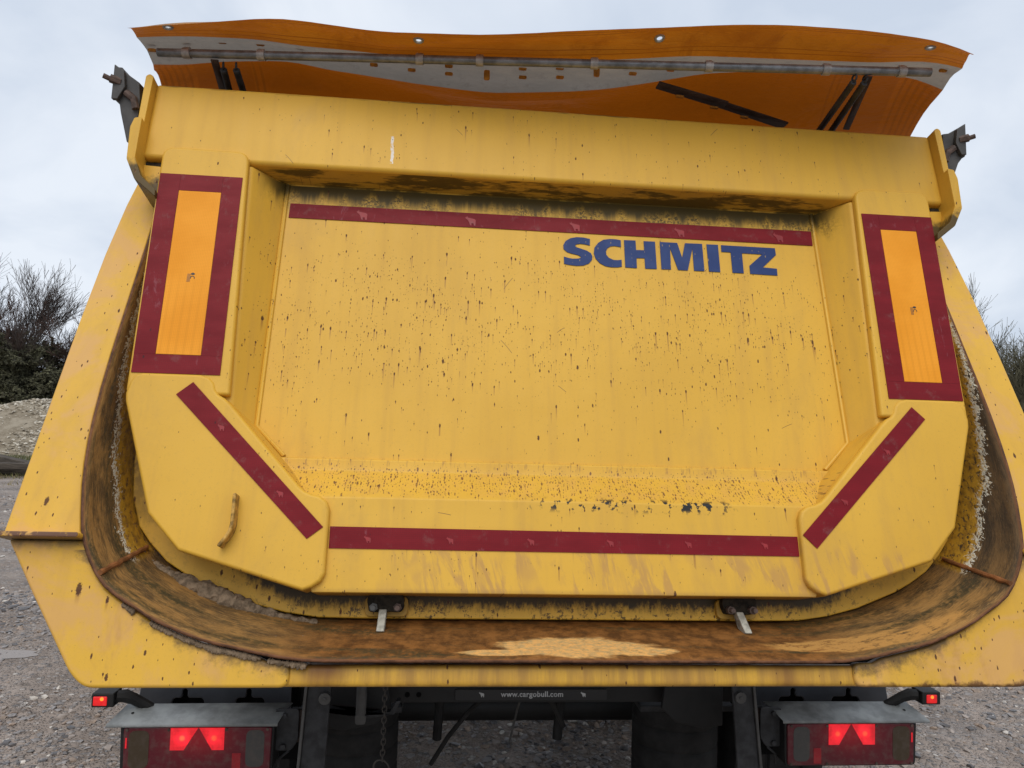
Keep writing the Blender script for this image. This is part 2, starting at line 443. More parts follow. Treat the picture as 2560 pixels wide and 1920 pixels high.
MAT = {}
MAT['gate'] = yellow('yellow_gate_paint', 'gate')
MAT['flange'] = yellow('yellow_flange_paint', 'flange')
MAT['beam'] = yellow('yellow_beam_paint', 'beam')
MAT['skin'] = yellow('yellow_skin_paint', 'skin')
MAT['bracket'] = yellow('yellow_bracket_paint', 'bracket')
# rusty chute: UV.x = metres along the section from the centre line, UV.y = metres in from the rear edge
def rust_chute():
    s = Sh('rusted_body_steel', 0.68, 0.14)
    u, v, _ = s.xyz(s.tc.outputs['UV'])
    uv = s.vec(u, v); au = s.M('ABSOLUTE', u)
    n1 = s.add(s.mul(s.noise(s.vec(s.mul(u, 9), s.mul(v, 22)), 1.0, 5, 0.65, 0.4), 0.55), s.mul(s.noise(s.vec(s.mul(u, 34), s.mul(v, 240)), 1.0, 5, 0.75), 0.45))
    n2 = s.noise(uv, 9, 4, 0.6)
    n3 = s.noise(s.vec(s.mul(u, 55), s.mul(v, 330)), 1.0, 4, 0.7)
    c = s.mix(s.ss(n1, 0.40, 0.60), (0.095, 0.058, 0.026), (0.35, 0.185, 0.055))
    c = s.mix(s.mul(s.ss(n3, 0.52, 0.70), 0.6), c, (0.46, 0.27, 0.095))
    # floor: deeper red rust with dark damp patches
    fl = s.ss(au, 0.78, 0.52)
    red = s.mix(s.ss(s.noise(uv, 22, 5, 0.7), 0.35, 0.65), (0.100, 0.042, 0.012), (0.270, 0.112, 0.028))
    c = s.mix(fl, c, red)
    damp = s.mul(s.ss(s.noise(s.vec(s.mul(u, 2.2), s.mul(v, 14)), 1.0, 5, 0.65), 0.50, 0.62), s.ss(s.noise(uv, 70, 4, .7), 0.34, 0.56))
    c = s.mix(s.mul(damp, 0.85), c, (0.052, 0.044, 0.022))
    # worn sandy-orange patches on the floor
    wob = s.mul(s.sub(s.noise(s.vec(s.mul(u, 12), s.mul(v, 26)), 1.0, 5, 0.65), 0.5), 1.1)
    def blob(u0, v0, ru, rv):
        a = s.M('DIVIDE', s.sub(u, u0), ru); b = s.M('DIVIDE', s.sub(v, v0), rv)
        return s.ss(s.add(s.M('SQRT', s.add(s.mul(a, a), s.mul(b, b))), wob), 1.10, 0.80)
    pt = s.maxi(blob(-0.005, 0.078, 0.185, 0.062), blob(-0.17, 0.045, 0.11, 0.020), blob(0.150, 0.055, 0.08, 0.028))
    pt = s.mul(pt, s.ss(s.noise(uv, 55, 4, 0.7), 0.25, 0.50, 0.45, 1.0))
    pc = s.mix(s.ss(s.noise(s.vec(s.mul(u, 50), s.mul(v, 90)), 1.0, 4, 0.7), 0.40, 0.60), (0.78, 0.42, 0.13), (0.52, 0.34, 0.14))
    c = s.mix(pt, c, pc)
    pr = s.maxi(blob(0.62, 0.085, 0.17, 0.035), blob(0.84, 0.055, 0.13, 0.03), blob(0.72, 0.05, 0.09, 0.02))
    c = s.mix(s.mul(pr, s.ss(s.noise(s.vec(s.mul(u, 30), s.mul(v, 60)), 1.0, 4, 0.75), 0.36, 0.52)), c, (0.48, 0.25, 0.07))
    # darker brown towards the right wall
    c = s.mix(s.mul(s.ss(u, 0.95, 1.25), 0.75), c, s.mix(s.ss(n1, 0.3, 0.7), (0.040, 0.032, 0.025), (0.075, 0.056, 0.038)))
    # paint that still clings to the upper walls beside the tailgate, torn edge with pale primer
    lim = s.sub(s.M('MULTIPLY_ADD', s.ss(au, 1.15, 1.9), -0.110, 0.150), s.mul(s.ss(u, 1.05, 1.5), 0.050))
    jag = s.add(s.mul(s.sub(s.noise(uv, 9, 4, 0.7), 0.5), 0.075), s.mul(s.sub(s.noise(s.vec(s.mul(u, 75), s.mul(v, 55)), 1.0, 2, 0.6, 1.5), 0.5), 0.085))
    e = s.sub(s.add(v, jag), lim)
    up = s.ss(au, 1.075, 1.10)
    holes = s.ss(s.noise(uv, 60, 4, 0.75), 0.40, 0.46)
    paint = s.mul(s.ss(e, 0.0, 0.002), up, holes)
    pale = s.mul(paint, s.ss(e, 0.030, 0.008))
    py = s.mix(s.ss(s.noise(uv, 40, 4), .4, .7), (0.55, 0.30, 0.03), (0.30, 0.16, 0.025))
    c = s.mix(paint, c, py)
    c = s.mix(s.mul(pale, s.ss(s.noise(uv, 120, 4, 0.7), 0.36, 0.52)), c, (0.72, 0.70, 0.58))
    # bright edge of bare rust at the lip
    c = s.mix(s.mul(s.ss(v, 0.010, 0.002), 0.5), c, (0.20, 0.075, 0.028))
    grit = s.ss(s.noise(uv, 300, 2, 0.5), 0.72, 0.76)
    c = s.mix(s.mul(grit, 0.5), c, (0.55, 0.47, 0.38))
    s.color(c)
    s.rough(s.mixf(damp, 0.68, 0.42))
    s.bump(s.add(s.noise(uv, 120, 4, 0.7), s.add(s.mul(n1, 0.6), s.mul(paint, 0.9))), 0.45, 0.004)
    return s.mat
MAT['chute'] = rust_chute()
MAT['edge'] = flat('rusty_cut_edge', (0.13, 0.055, 0.025), 0.75, 0.3, 0, 0.45, 35, 0.4)
MAT['weld'] = flat('rusty_weld', (0.22, 0.085, 0.028), 0.6, 0.3, 0, 0.4, 40, 0.4)

def tape():
    s = Sh('red_reflective_tape', 0.5, 0.17)
    P = s.tc.outputs['Object']; x, y, z = s.xyz()
    n = s.noise(s.sc(P, (6, 6, 20)), 1.0, 4, 0.6)
    c = s.mix(s.ss(n, 0.3, 0.7), (0.205, 0.006, 0.011), (0.155, 0.004, 0.008))
    w = s.vor(s.vec(x, z), 210, 0.05)
    c = s.mix(s.mul(s.ss(w.outputs['Distance'], 0.30, 0.55), 0.35), c, (0.12, 0.006, 0.014))
    dirt = s.ss(s.noise(P, 30, 5, 0.7), 0.55, 0.75)
    c = s.mix(s.mul(dirt, 0.40), c, (0.20, 0.09, 0.08))
    scuff = s.ss(s.noise(s.sc(P, (25, 25, 9)), 1.0, 6, 0.75, 0.8), 0.60, 0.68)
    c = s.mix(s.mul(scuff, 0.28), c, (0.34, 0.14, 0.16))
    c1, r1 = s.chips(x, z, 0.10, 0.08, 0.22, 0.001, 0.003, 0.004)
    c = s.mix(s.mul(c1, 0.9), c, (0.04, 0.012, 0.014))
    s.color(c); s.rough(s.M('MULTIPLY_ADD', n, 0.25, 0.40))
    s.bump(s.noise(s.sc(P, (30, 30, 14)), 1.0, 2), 0.12, 0.003)
    return s.mat
MAT['tape'] = tape()
MAT['emblem'] = flat('tape_emblem_red', (0.265, 0.013, 0.017), 0.45, 0.4, 0, 0.15, 60)
def orange():
    s = Sh('orange_retroreflector', 0.5, 0.14)
    P = s.tc.outputs['Object']; x, y, z = s.xyz()
    c = s.mix(s.ss(s.noise(P, 7, 3), 0.35, 0.65), (0.80, 0.300, 0.016), (0.87, 0.345, 0.026))
    band = s.M('SINE', s.mul(x, 320.0))
    c = s.mix(s.mul(s.ss(band, 0.1, 0.9), s.ss(z, 1.0, 0.80, 0.0, 0.30)), c, (0.66, 0.235, 0.012))
    w = s.vor(s.vec(x, s.mul(z, 1.0)), 230, 0.05)
    c = s.mix(s.mul(s.ss(w.outputs['Distance'], 0.30, 0.55), 0.30), c, (0.55, 0.19, 0.01))
    s.color(c)
    return s.mat
MAT['orange'] = orange()
def blue():
    s = Sh('blue_lettering', 0.5, 0.22)
    P = s.tc.outputs['Object']; x, y, z = s.xyz()
    c1, r1 = s.chips(x, z, 0.020, 0.022, 0.30, 0.0006, 0.0022, 0.003)
    c = s.mix(s.ss(s.noise(P, 18, 3), 0.35, 0.7), (0.019, 0.042, 0.145), (0.029, 0.056, 0.170))
    s.color(s.mix(s.mul(c1, 0.8), c, (0.30, 0.22, 0.12)))
    return s.mat
MAT['blue'] = blue()
MAT['print'] = flat('black_print', (0.03, 0.018, 0.01), 0.5)
MAT['print2'] = flat('faded_print', (0.33, 0.13, 0.014), 0.5)
MAT['galv'] = flat('galvanised_steel', (0.27, 0.285, 0.29), 0.45, 0.5, 0.35, 0.22, 22, 0.1)
MAT['tubem'] = flat('galvanised_tube', (0.20, 0.215, 0.225), 0.42, 0.5, 0.5, 0.35, 30, 0.1)
MAT['clip'] = flat('pale_steel_clip', (0.34, 0.335, 0.32), 0.45, 0.5, 0.3, 0.25, 60)
MAT['shield'] = flat('dull_zinc_shield', (0.265, 0.275, 0.268), 0.55, 0.4, 0.10, 0.28, 16, 0.1)
MAT['grey'] = flat('grey_steel_arm', (0.075, 0.072, 0.069), 0.6, 0.4, 0.2, 0.25, 18, 0.2)
MAT['rustbolt'] = flat('rusty_bolt', (0.10, 0.068, 0.055), 0.7, 0.3, 0.1, 0.4, 60, 0.4)
MAT['black'] = flat('black_chassis_paint', (0.010, 0.0095, 0.009), 0.6, 0.4, 0, 0.4, 14, 0.2)
MAT['dusty'] = flat('dusty_black_steel', (0.028, 0.028, 0.029), 0.65, 0.4, 0, 0.5, 24, 0.3)
MAT['plastic'] = flat('dark_plastic_mudguard', (0.034, 0.037, 0.044), 0.5, 0.5, 0, 0.2, 9)
MAT['rubber'] = flat('dusty_rubber', (0.017, 0.016, 0.015), 0.8, 0.3, 0, 0.4, 18, 0.3)
MAT['grime'] = flat('caked_black_grime', (0.028, 0.022, 0.015), 0.8, 0.2, 0, 0.6, 60, 0.8)
MAT['claw'] = flat('worn_bright_steel', (0.33, 0.31, 0.255), 0.55, 0.4, 0.1, 0.35, 55, 0.4)
MAT['mud'] = flat('dried_mud', (0.20, 0.145, 0.095), 0.9, 0.15, 0, 0.35, 70, 0.9)
MAT['pale_text'] = flat('pale_print', (0.42, 0.42, 0.41), 0.6, 0.3, 0, 0.2, 30)
MAT['rod'] = flat('dull_steel_rod', (0.09, 0.087, 0.082), 0.55, 0.4, 0.3, 0.2, 14)

def tarp_mat(name, rear):
    s = Sh(name, 0.5, 0.35)
    P = s.tc.outputs['Object']; x, y, z = s.xyz(s.tc.outputs['UV'])
    n = s.noise(P, 3.0, 4, 0.6)
    d = s.noise(s.sc(P, (8, 6, 9)), 1.0, 6, 0.72, 0.5)
    c = s.mix(s.ss(n, 0.3, 0.7), (0.40, 0.180, 0.016), (0.60, 0.300, 0.032)) if rear else s.mix(s.ss(n, 0.3, 0.7), (0.27, 0.072, 0.004), (0.46, 0.145, 0.007))  # underside variant darker: the shade below the cloth is put into its colour
    c = s.mix(s.mul(s.ss(d, 0.46, 0.70), 0.75), c, (0.13, 0.040, 0.008))
    big = s.noise(s.sc(P, (1.6, 3.5, 2)), 1.0, 4, 0.65, 0.7)
    c = s.mix(s.mul(s.ss(big, 0.48, 0.66), 0.55), c, (0.24, 0.085, 0.012))
    # stitched hem seams run along the cloth, wide hems down both sides
    fr = s.M('FRACT', s.mul(y, 7.0))
    if rear:
        for k in (0.10, 0.18, 0.74, 0.86):
            c = s.mix(s.mul(s.ss(s.M('ABSOLUTE', s.sub(y, k)), 0.022, 0.006), 0.75), c, (0.12, 0.042, 0.010))
    else:
        ex = s.sub(1.0, s.M('MULTIPLY', s.M('ABSOLUTE', s.sub(x, 0.5)), 2.0))
        for k in (0.014, 0.03, 0.046, 0.062, 0.080, 0.245, 0.262):
            c = s.mix(s.mul(s.ss(s.M('ABSOLUTE', s.sub(ex, k)), 0.0050, 0.0015), 0.8), c, (0.10, 0.030, 0.007))
        mid = s.mul(s.ss(ex, 0.092, 0.10), s.ss(ex, 0.245, 0.235))
        c = s.mix(s.mul(mid, 0.75), c, (0.16, 0.038, 0.006))
    s.color(c)
    s.bump(s.add(s.mul(s.noise(s.sc(P, (4, 11, 4)), 1.0, 4, 0.6, 1.2), 2.0), s.mul(d, 0.5)), 0.45, 0.02)
    tr = s.t.nodes.new('ShaderNodeBsdfTranslucent'); s.put(tr.inputs[0], (0.46, 0.110, 0.004))
    mx = s.t.nodes.new('ShaderNodeMixShader'); mx.inputs[0].default_value = 0.26 if rear else 0.24
    s.t.links.new(s.b.outputs[0], mx.inputs[1]); s.t.links.new(tr.outputs[0], mx.inputs[2])
    out = next(n for n in s.t.nodes if n.type == 'OUTPUT_MATERIAL')
    s.t.links.new(mx.outputs[0], out.inputs[0])
    return s.mat
MAT['tarp'] = tarp_mat('orange_tarpaulin', False)
MAT['hem'] = tarp_mat('orange_tarpaulin_hem', True)
def band():
    s = Sh('grey_webbing', 0.5, 0.4)
    P = s.tc.outputs['Object']
    n = s.noise(s.sc(P, (5, 16, 16)), 1.0, 5, 0.65)
    c = s.mix(s.ss(n, 0.35, 0.7), (0.38, 0.365, 0.345), (0.21, 0.19, 0.17))
    c = s.mix(s.mul(s.ss(s.noise(P, 22, 5, 0.7), 0.50, 0.68), 0.7), c, (0.14, 0.10, 0.075))
    s.color(c); s.bump(n, 0.2, 0.01)
    s.b.inputs['Transmission Weight'].default_value = 0.0
    tr = s.t.nodes.new('ShaderNodeBsdfTranslucent'); s.put(tr.inputs[0], (0.40, 0.36, 0.31))
    mx = s.t.nodes.new('ShaderNodeMixShader'); mx.inputs[0].default_value = 0.22
    s.t.links.new(s.b.outputs[0], mx.inputs[1]); s.t.links.new(tr.outputs[0], mx.inputs[2])
    s.t.links.new(mx.outputs[0], next(n for n in s.t.nodes if n.type == 'OUTPUT_MATERIAL').inputs[0])
    return s.mat
MAT['band'] = band()
MAT['strap'] = flat('dark_strap', (0.055, 0.032, 0.024), 0.7, 0.3, 0, 0.3, 20)
MAT['slot'] = flat('orange_slot', (0.42, 0.17, 0.018), 0.6, 0.3, 0, 0.3, 60)

def lens(name, c, rough=0.28, emit=None, es=0.0, dirt=0.45):
    s = Sh(name, rough, 0.5)
    P = s.tc.outputs['Object']; x, y, z = s.xyz()
    g = s.maxi(s.ss(s.M('SINE', s.mul(x, 1500.0)), 0.5, 0.95), s.ss(s.M('SINE', s.mul(z, 1500.0)), 0.5, 0.95))
    n = s.noise(P, 40, 5, 0.7)
    col = s.mix(s.mul(g, 0.30), c, tuple(k * 0.5 for k in c))
    col = s.mix(s.mul(s.ss(n, 0.42, 0.72), dirt), col, (0.11, 0.08, 0.065))
    s.color(col); s.rough(s.M('MULTIPLY_ADD', n, 0.4, rough - 0.1))
    if emit:
        s.put(s.b.inputs['Emission Color'], emit)
        s.put(s.b.inputs['Emission Strength'], s.mul(s.mixf(g, 1.0, 0.72), s.ss(s.noise(P, 26, 3, 0.6), 0.30, 0.70, 1.15, 0.62), es))
    return s.mat
def glow_near(s, k0, k1):
    x, y, z = s.xyz(); axx = s.M('ABSOLUTE', x)
    def d2(c): return s.add(s.M('POWER', s.sub(axx, c), 2.0), s.M('POWER', s.add(z, 0.442), 2.0))
    d = s.M('MINIMUM', d2(0.980), d2(1.073))
    return s.M('MULTIPLY_ADD', s.M('EXPONENT', s.M('DIVIDE', d, -0.00042)), k1, k0)
MAT['lens'] = lens('dusty_red_lens', (0.105, 0.006, 0.014))
MAT['lit'] = lens('lit_red_lens', (0.4, 0.01, 0.015), 0.3, (1.0, 0.018, 0.032), 0.95, 0.1)
_s = MAT['lit']; _n = _s.node_tree; _h = Sh.__new__(Sh); _h.mat = _s; _h.t = _n; _h.b = _n.nodes['Principled BSDF']; _h.tc = next(k for k in _n.nodes if k.type == 'TEX_COORD')
_l = _h.b.inputs['Emission Strength'].links[0].from_socket; _g = glow_near(_h, 0.62, 0.85); _h.put(_h.b.inputs['Emission Strength'], _h.mul(_l, _g))
_h.put(_h.b.inputs['Emission Color'], _h.mix(_h.ss(_g, 1.25, 1.47), (1.0, 0.018, 0.032), (1.0, 0.10, 0.04)))
_s = MAT['lens']; _n = _s.node_tree; _h.mat = _s; _h.t = _n; _h.b = _n.nodes['Principled BSDF']; _h.tc = next(k for k in _n.nodes if k.type == 'TEX_COORD')
_h.put(_h.b.inputs['Emission Color'], (1.0, 0.01, 0.02)); _g = glow_near(_h, 0.0, 1.0)
_x, _y, _z = _h.xyz(); _q = _h.add(_h.M('POWER', _h.M('DIVIDE', _h.sub(_h.M('ABSOLUTE', _x), 1.026), 0.105), 2.0), _h.M('POWER', _h.M('DIVIDE', _h.add(_z, 0.44), 0.062), 2.0))
_h.put(_h.b.inputs['Emission Strength'], _h.mul(_h.M('EXPONENT', _h.mul(_q, -1.6)), 0.10))  # spill from the lit windows painted as faint glow in the lens
MAT['glow'] = lens('dim_red_lens', (0.2, 0.008, 0.014), 0.3, (1.0, 0.01, 0.025), 0.06, 0.3)
MAT['amber'] = lens('dusty_amber_lens', (0.055, 0.036, 0.018), 0.3, None, 0, 0.4)
MAT['clear'] = lens('dusty_clear_lens', (0.058, 0.056, 0.052), 0.3, None, 0, 0.4)
MAT['spot'] = lens('lit_marker_core', (0.8, 0.1, 0.02), 0.3, (1.0, 0.20, 0.02), 1.6, 0.0)


MAT['lit2'] = lens('lit_marker_lens', (0.35, 0.01, 0.012), 0.3, (1.0, 0.012, 0.014), 0.55, 0.2)
MAT['handle'] = flat('worn_yellow_bar', (0.42, 0.24, 0.055), 0.6, 0.3, 0, 0.55, 70, 0.3)
MAT['plate'] = flat('black_name_plate', (0.011, 0.011, 0.0115), 0.45, 0.5)
MAT['gap_shade'] = flat('gap_shade_black', (0.004, 0.004, 0.004), 0.9, 0.1)  # near-black standing for shade in the mudguard notches and bolt holes
MAT['chainm'] = flat('dull_chain_steel', (0.05, 0.043, 0.036), 0.6, 0.4, 0.2, 0.3, 60)
MAT['grit'] = flat('white_grit', (0.60, 0.55, 0.48), 0.7, 0.2, 0, 0.2, 90)
LETTERS = {'S': [(0.0965, 1.1682), (0.0773, 1.172), (0.0552, 1.1721), (0.0362, 1.1671), (0.0218, 1.1573), (0.0143, 1.1427), (0.0149, 1.1287), (0.0256, 1.1188), (0.0412, 1.1144), (0.0583, 1.1109), (0.066, 1.1064), (0.0659, 1.1018), (0.058, 1.099), (0.0408, 1.0976), (0.0283, 1.0997), (0.0153, 1.1032), (0.0155, 1.0792), (0.0309, 1.0763), (0.0527, 1.0744), (0.0729, 1.0762), (0.0904, 1.0841), (0.1002, 1.0968), (0.1018, 1.1091), (0.0978, 1.1194), (0.0854, 1.1275), (0.0668, 1.1335), (0.0527, 1.1379), (0.0497, 1.1431), (0.0546, 1.1476), (0.0672, 1.1501), (0.0829, 1.1485), (0.0952, 1.1457)], 'C': [(0.1913, 1.1695), (0.1758, 1.1718), (0.1567, 1.1718), (0.1374, 1.1678), (0.1211, 1.1561), (0.1095, 1.1395), (0.1066, 1.1199), (0.1113, 1.1027), (0.1234, 1.0876), (0.1402, 1.0781), (0.1589, 1.0754), (0.1778, 1.076), (0.1906, 1.0792), (0.191, 1.1026), (0.1789, 1.1002), (0.1663, 1.1005), (0.1524, 1.1067), (0.1449, 1.1168), (0.1441, 1.1284), (0.149, 1.1393), (0.1588, 1.1466), (0.1716, 1.1484), (0.1912, 1.146)], 'H': [(0.2016, 1.1705), (0.2374, 1.1712), (0.2376, 1.1384), (0.2625, 1.1388), (0.2627, 1.1705), (0.2981, 1.1708), (0.2979, 1.0771), (0.2624, 1.0765), (0.2622, 1.1119), (0.2374, 1.1108), (0.2368, 1.0768), (0.2012, 1.0773)], 'M': [(0.3129, 1.1706), (0.3675, 1.1706), (0.3795, 1.1196), (0.3921, 1.171), (0.4461, 1.1717), (0.4458, 1.0774), (0.4134, 1.0774), (0.4141, 1.1536), (0.3939, 1.0774), (0.3638, 1.0775), (0.3438, 1.1513), (0.3418, 1.0777), (0.3125, 1.0772)], 'I': [(0.46, 1.171), (0.4963, 1.1714), (0.4953, 1.077), (0.4599, 1.0775)], 'TZ': [(0.5061, 1.1708), (0.6781, 1.17), (0.6786, 1.1462), (0.6318, 1.1006), (0.6761, 1.0985), (0.6753, 1.075), (0.5894, 1.0764), (0.5898, 1.104), (0.6347, 1.1458), (0.5701, 1.1465), (0.569, 1.0771), (0.5337, 1.0773), (0.5345, 1.1473), (0.5055, 1.1478)]}
ELEPHANT = [(-0.0095, 0.0171), (-0.0119, 0.0114), (-0.0156, 0.0119), (-0.0138, 0.0065), (-0.0071, 0.0017), (-0.0039, -0.0052), (-0.0005, -0.0156), (0.0036, -0.0168), (0.0028, -0.0088), (0.0092, -0.0084), (0.011, -0.0161), (0.0153, -0.0163), (0.016, 0.0032), (0.0118, 0.0067), (0.0031, 0.0083), (-0.0021, 0.0097), (-0.0084, 0.0107)]
TARP = [ [(-1.247, 0.332, 1.601), (-1.207, 0.329, 1.6053), (-1.168, 0.325, 1.6095), (-1.129, 0.322, 1.6136), (-1.089, 0.318, 1.6175), (-1.05, 0.315, 1.6213), (-1.011, 0.311, 1.6252), (-0.971, 0.307, 1.6293), (-0.932, 0.304, 1.6336), (-0.893, 0.3, 1.6374), (-0.853, 0.297, 1.6399), (-0.814, 0.293, 1.64), (-0.775, 0.29, 1.6377), (-0.735, 0.286, 1.6338), (-0.696, 0.283, 1.6293), (-0.657, 0.279, 1.6247), (-0.617, 0.276, 1.6201), (-0.578, 0.272, 1.6158), (-0.539, 0.268, 1.6128), (-0.499, 0.265, 1.6115), (-0.46, 0.261, 1.6113), (-0.421, 0.258, 1.6113), (-0.382, 0.254, 1.6113), (-0.342, 0.251, 1.6112), (-0.303, 0.247, 1.6112), (-0.264, 0.244, 1.6118), (-0.224, 0.24, 1.6135), (-0.185, 0.237, 1.6159), (-0.146, 0.233, 1.6186), (-0.106, 0.23, 1.6217), (-0.067, 0.226, 1.6251), (-0.028, 0.222, 1.6284), (0.012, 0.219, 1.6315), (0.051, 0.215, 1.6344), (0.09, 0.212, 1.6371), (0.13, 0.208, 1.6398), (0.169, 0.205, 1.6424), (0.208, 0.201, 1.6451), (0.248, 0.198, 1.6478), (0.287, 0.194, 1.6507), (0.326, 0.191, 1.6537), (0.366, 0.187, 1.6568), (0.405, 0.184, 1.6596), (0.444, 0.18, 1.6617), (0.484, 0.176, 1.6631), (0.523, 0.173, 1.6642), (0.562, 0.169, 1.6649), (0.602, 0.166, 1.665), (0.641, 0.162, 1.664), (0.68, 0.159, 1.6625), (0.72, 0.155, 1.661), (0.759, 0.152, 1.6594), (0.798, 0.148, 1.6571), (0.838, 0.145, 1.6539), (0.877, 0.141, 1.65), (0.916, 0.138, 1.6456), (0.956, 0.134, 1.6405), (0.995, 0.13, 1.6342), (1.034, 0.127, 1.6251), (1.074, 0.123, 1.6121), (1.113, 0.12, 1.5968)] , [(-1.271, 0.455, 1.6378), (-1.23, 0.452, 1.6408), (-1.189, 0.449, 1.6435), (-1.148, 0.446, 1.6455), (-1.107, 0.443, 1.6466), (-1.066, 0.44, 1.6469), (-1.025, 0.437, 1.6467), (-0.984, 0.434, 1.6462), (-0.943, 0.431, 1.6454), (-0.902, 0.428, 1.6431), (-0.861, 0.425, 1.6387), (-0.82, 0.421, 1.6336), (-0.778, 0.418, 1.6295), (-0.737, 0.415, 1.6268), (-0.696, 0.412, 1.6247), (-0.655, 0.409, 1.6224), (-0.614, 0.406, 1.6195), (-0.573, 0.403, 1.6164), (-0.532, 0.4, 1.6142), (-0.491, 0.397, 1.6132), (-0.45, 0.394, 1.6131), (-0.409, 0.391, 1.6133), (-0.368, 0.388, 1.6134), (-0.327, 0.385, 1.6136), (-0.286, 0.381, 1.6138), (-0.245, 0.378, 1.614), (-0.204, 0.375, 1.6144), (-0.163, 0.372, 1.6148), (-0.122, 0.369, 1.6153), (-0.081, 0.366, 1.6158), (-0.04, 0.363, 1.6162), (0.001, 0.36, 1.6168), (0.042, 0.357, 1.6177), (0.083, 0.354, 1.6195), (0.124, 0.351, 1.6221), (0.165, 0.348, 1.6254), (0.206, 0.345, 1.6289), (0.247, 0.342, 1.6325), (0.288, 0.338, 1.6361), (0.329, 0.335, 1.6396), (0.37, 0.332, 1.6425), (0.411, 0.329, 1.6441), (0.452, 0.326, 1.6447), (0.493, 0.323, 1.6446), (0.534, 0.32, 1.6445), (0.575, 0.317, 1.6444), (0.616, 0.314, 1.6443), (0.657, 0.311, 1.6441), (0.698, 0.308, 1.644), (0.739, 0.305, 1.6439), (0.78, 0.302, 1.6438), (0.821, 0.298, 1.6438), (0.862, 0.295, 1.6437), (0.903, 0.292, 1.644), (0.944, 0.289, 1.6454), (0.985, 0.286, 1.6482), (1.026, 0.283, 1.6511), (1.067, 0.28, 1.6522), (1.108, 0.277, 1.6502), (1.149, 0.274, 1.6446), (1.19, 0.271, 1.6361)] , [(-1.279, 0.602, 1.6274), (-1.237, 0.599, 1.6281), (-1.196, 0.596, 1.6295), (-1.154, 0.592, 1.6329), (-1.112, 0.589, 1.6381), (-1.071, 0.586, 1.6428), (-1.029, 0.582, 1.6459), (-0.987, 0.579, 1.6479), (-0.946, 0.576, 1.6498), (-0.904, 0.572, 1.6514), (-0.862, 0.569, 1.6512), (-0.821, 0.566, 1.647), (-0.779, 0.562, 1.6393), (-0.737, 0.559, 1.6315), (-0.696, 0.556, 1.6256), (-0.654, 0.552, 1.6205), (-0.612, 0.549, 1.6152), (-0.571, 0.546, 1.6097), (-0.529, 0.542, 1.6042), (-0.487, 0.539, 1.5988), (-0.446, 0.536, 1.5937), (-0.404, 0.532, 1.5892), (-0.362, 0.529, 1.5849), (-0.321, 0.526, 1.5808), (-0.279, 0.522, 1.5769), (-0.237, 0.519, 1.5742), (-0.196, 0.516, 1.5737), (-0.154, 0.512, 1.5751), (-0.112, 0.509, 1.5772), (-0.071, 0.506, 1.5795), (-0.029, 0.502, 1.5817), (0.013, 0.499, 1.5843), (0.054, 0.496, 1.5874), (0.096, 0.492, 1.5915), (0.138, 0.489, 1.5966), (0.179, 0.486, 1.6029), (0.221, 0.482, 1.6103), (0.263, 0.479, 1.6184), (0.304, 0.476, 1.6267), (0.346, 0.472, 1.6352), (0.388, 0.469, 1.6442), (0.429, 0.466, 1.6529), (0.471, 0.462, 1.6594), (0.513, 0.459, 1.6636), (0.554, 0.456, 1.6668), (0.596, 0.452, 1.6697), (0.638, 0.449, 1.6717), (0.679, 0.446, 1.6726), (0.721, 0.442, 1.6725), (0.763, 0.439, 1.6723), (0.804, 0.436, 1.672), (0.846, 0.432, 1.6718), (0.888, 0.429, 1.6718), (0.929, 0.426, 1.672), (0.971, 0.422, 1.6725), (1.013, 0.419, 1.6729), (1.054, 0.416, 1.6729), (1.096, 0.412, 1.6703), (1.138, 0.409, 1.6624), (1.179, 0.406, 1.6489), (1.221, 0.402, 1.6321)] , [(-1.294, 0.649, 1.6306), (-1.252, 0.645, 1.6378), (-1.21, 0.642, 1.6452), (-1.168, 0.638, 1.6529), (-1.125, 0.635, 1.6599), (-1.083, 0.632, 1.6649), (-1.041, 0.628, 1.6679), (-0.999, 0.625, 1.67), (-0.957, 0.622, 1.6719), (-0.915, 0.618, 1.6735), (-0.872, 0.615, 1.6733), (-0.83, 0.611, 1.669), (-0.788, 0.608, 1.6609), (-0.746, 0.605, 1.6524), (-0.704, 0.601, 1.6451), (-0.662, 0.598, 1.6377), (-0.62, 0.595, 1.6295), (-0.577, 0.591, 1.6208), (-0.535, 0.588, 1.612), (-0.493, 0.584, 1.6034), (-0.451, 0.581, 1.5955), (-0.409, 0.578, 1.5888), (-0.367, 0.574, 1.5828), (-0.324, 0.571, 1.5771), (-0.282, 0.568, 1.5717), (-0.24, 0.564, 1.5677), (-0.198, 0.561, 1.5664), (-0.156, 0.557, 1.5676), (-0.114, 0.554, 1.5701), (-0.071, 0.551, 1.5727), (-0.029, 0.547, 1.5754), (0.013, 0.544, 1.5784), (0.055, 0.541, 1.5823), (0.097, 0.537, 1.5878), (0.139, 0.534, 1.5946), (0.181, 0.53, 1.6031), (0.224, 0.527, 1.6134), (0.266, 0.524, 1.6248), (0.308, 0.52, 1.6364), (0.35, 0.517, 1.6482), (0.392, 0.514, 1.6602), (0.434, 0.51, 1.6714), (0.477, 0.507, 1.6797), (0.519, 0.504, 1.6849), (0.561, 0.5, 1.6883), (0.603, 0.497, 1.6913), (0.645, 0.493, 1.6936), (0.687, 0.49, 1.6948), (0.73, 0.487, 1.695), (0.772, 0.483, 1.6948), (0.814, 0.48, 1.6946), (0.856, 0.477, 1.6943), (0.898, 0.473, 1.6942), (0.94, 0.47, 1.6944), (0.982, 0.466, 1.6948), (1.025, 0.463, 1.6952), (1.067, 0.46, 1.6956), (1.109, 0.456, 1.6944), (1.151, 0.453, 1.687), (1.193, 0.45, 1.6665), (1.235, 0.446, 1.6332)] ]
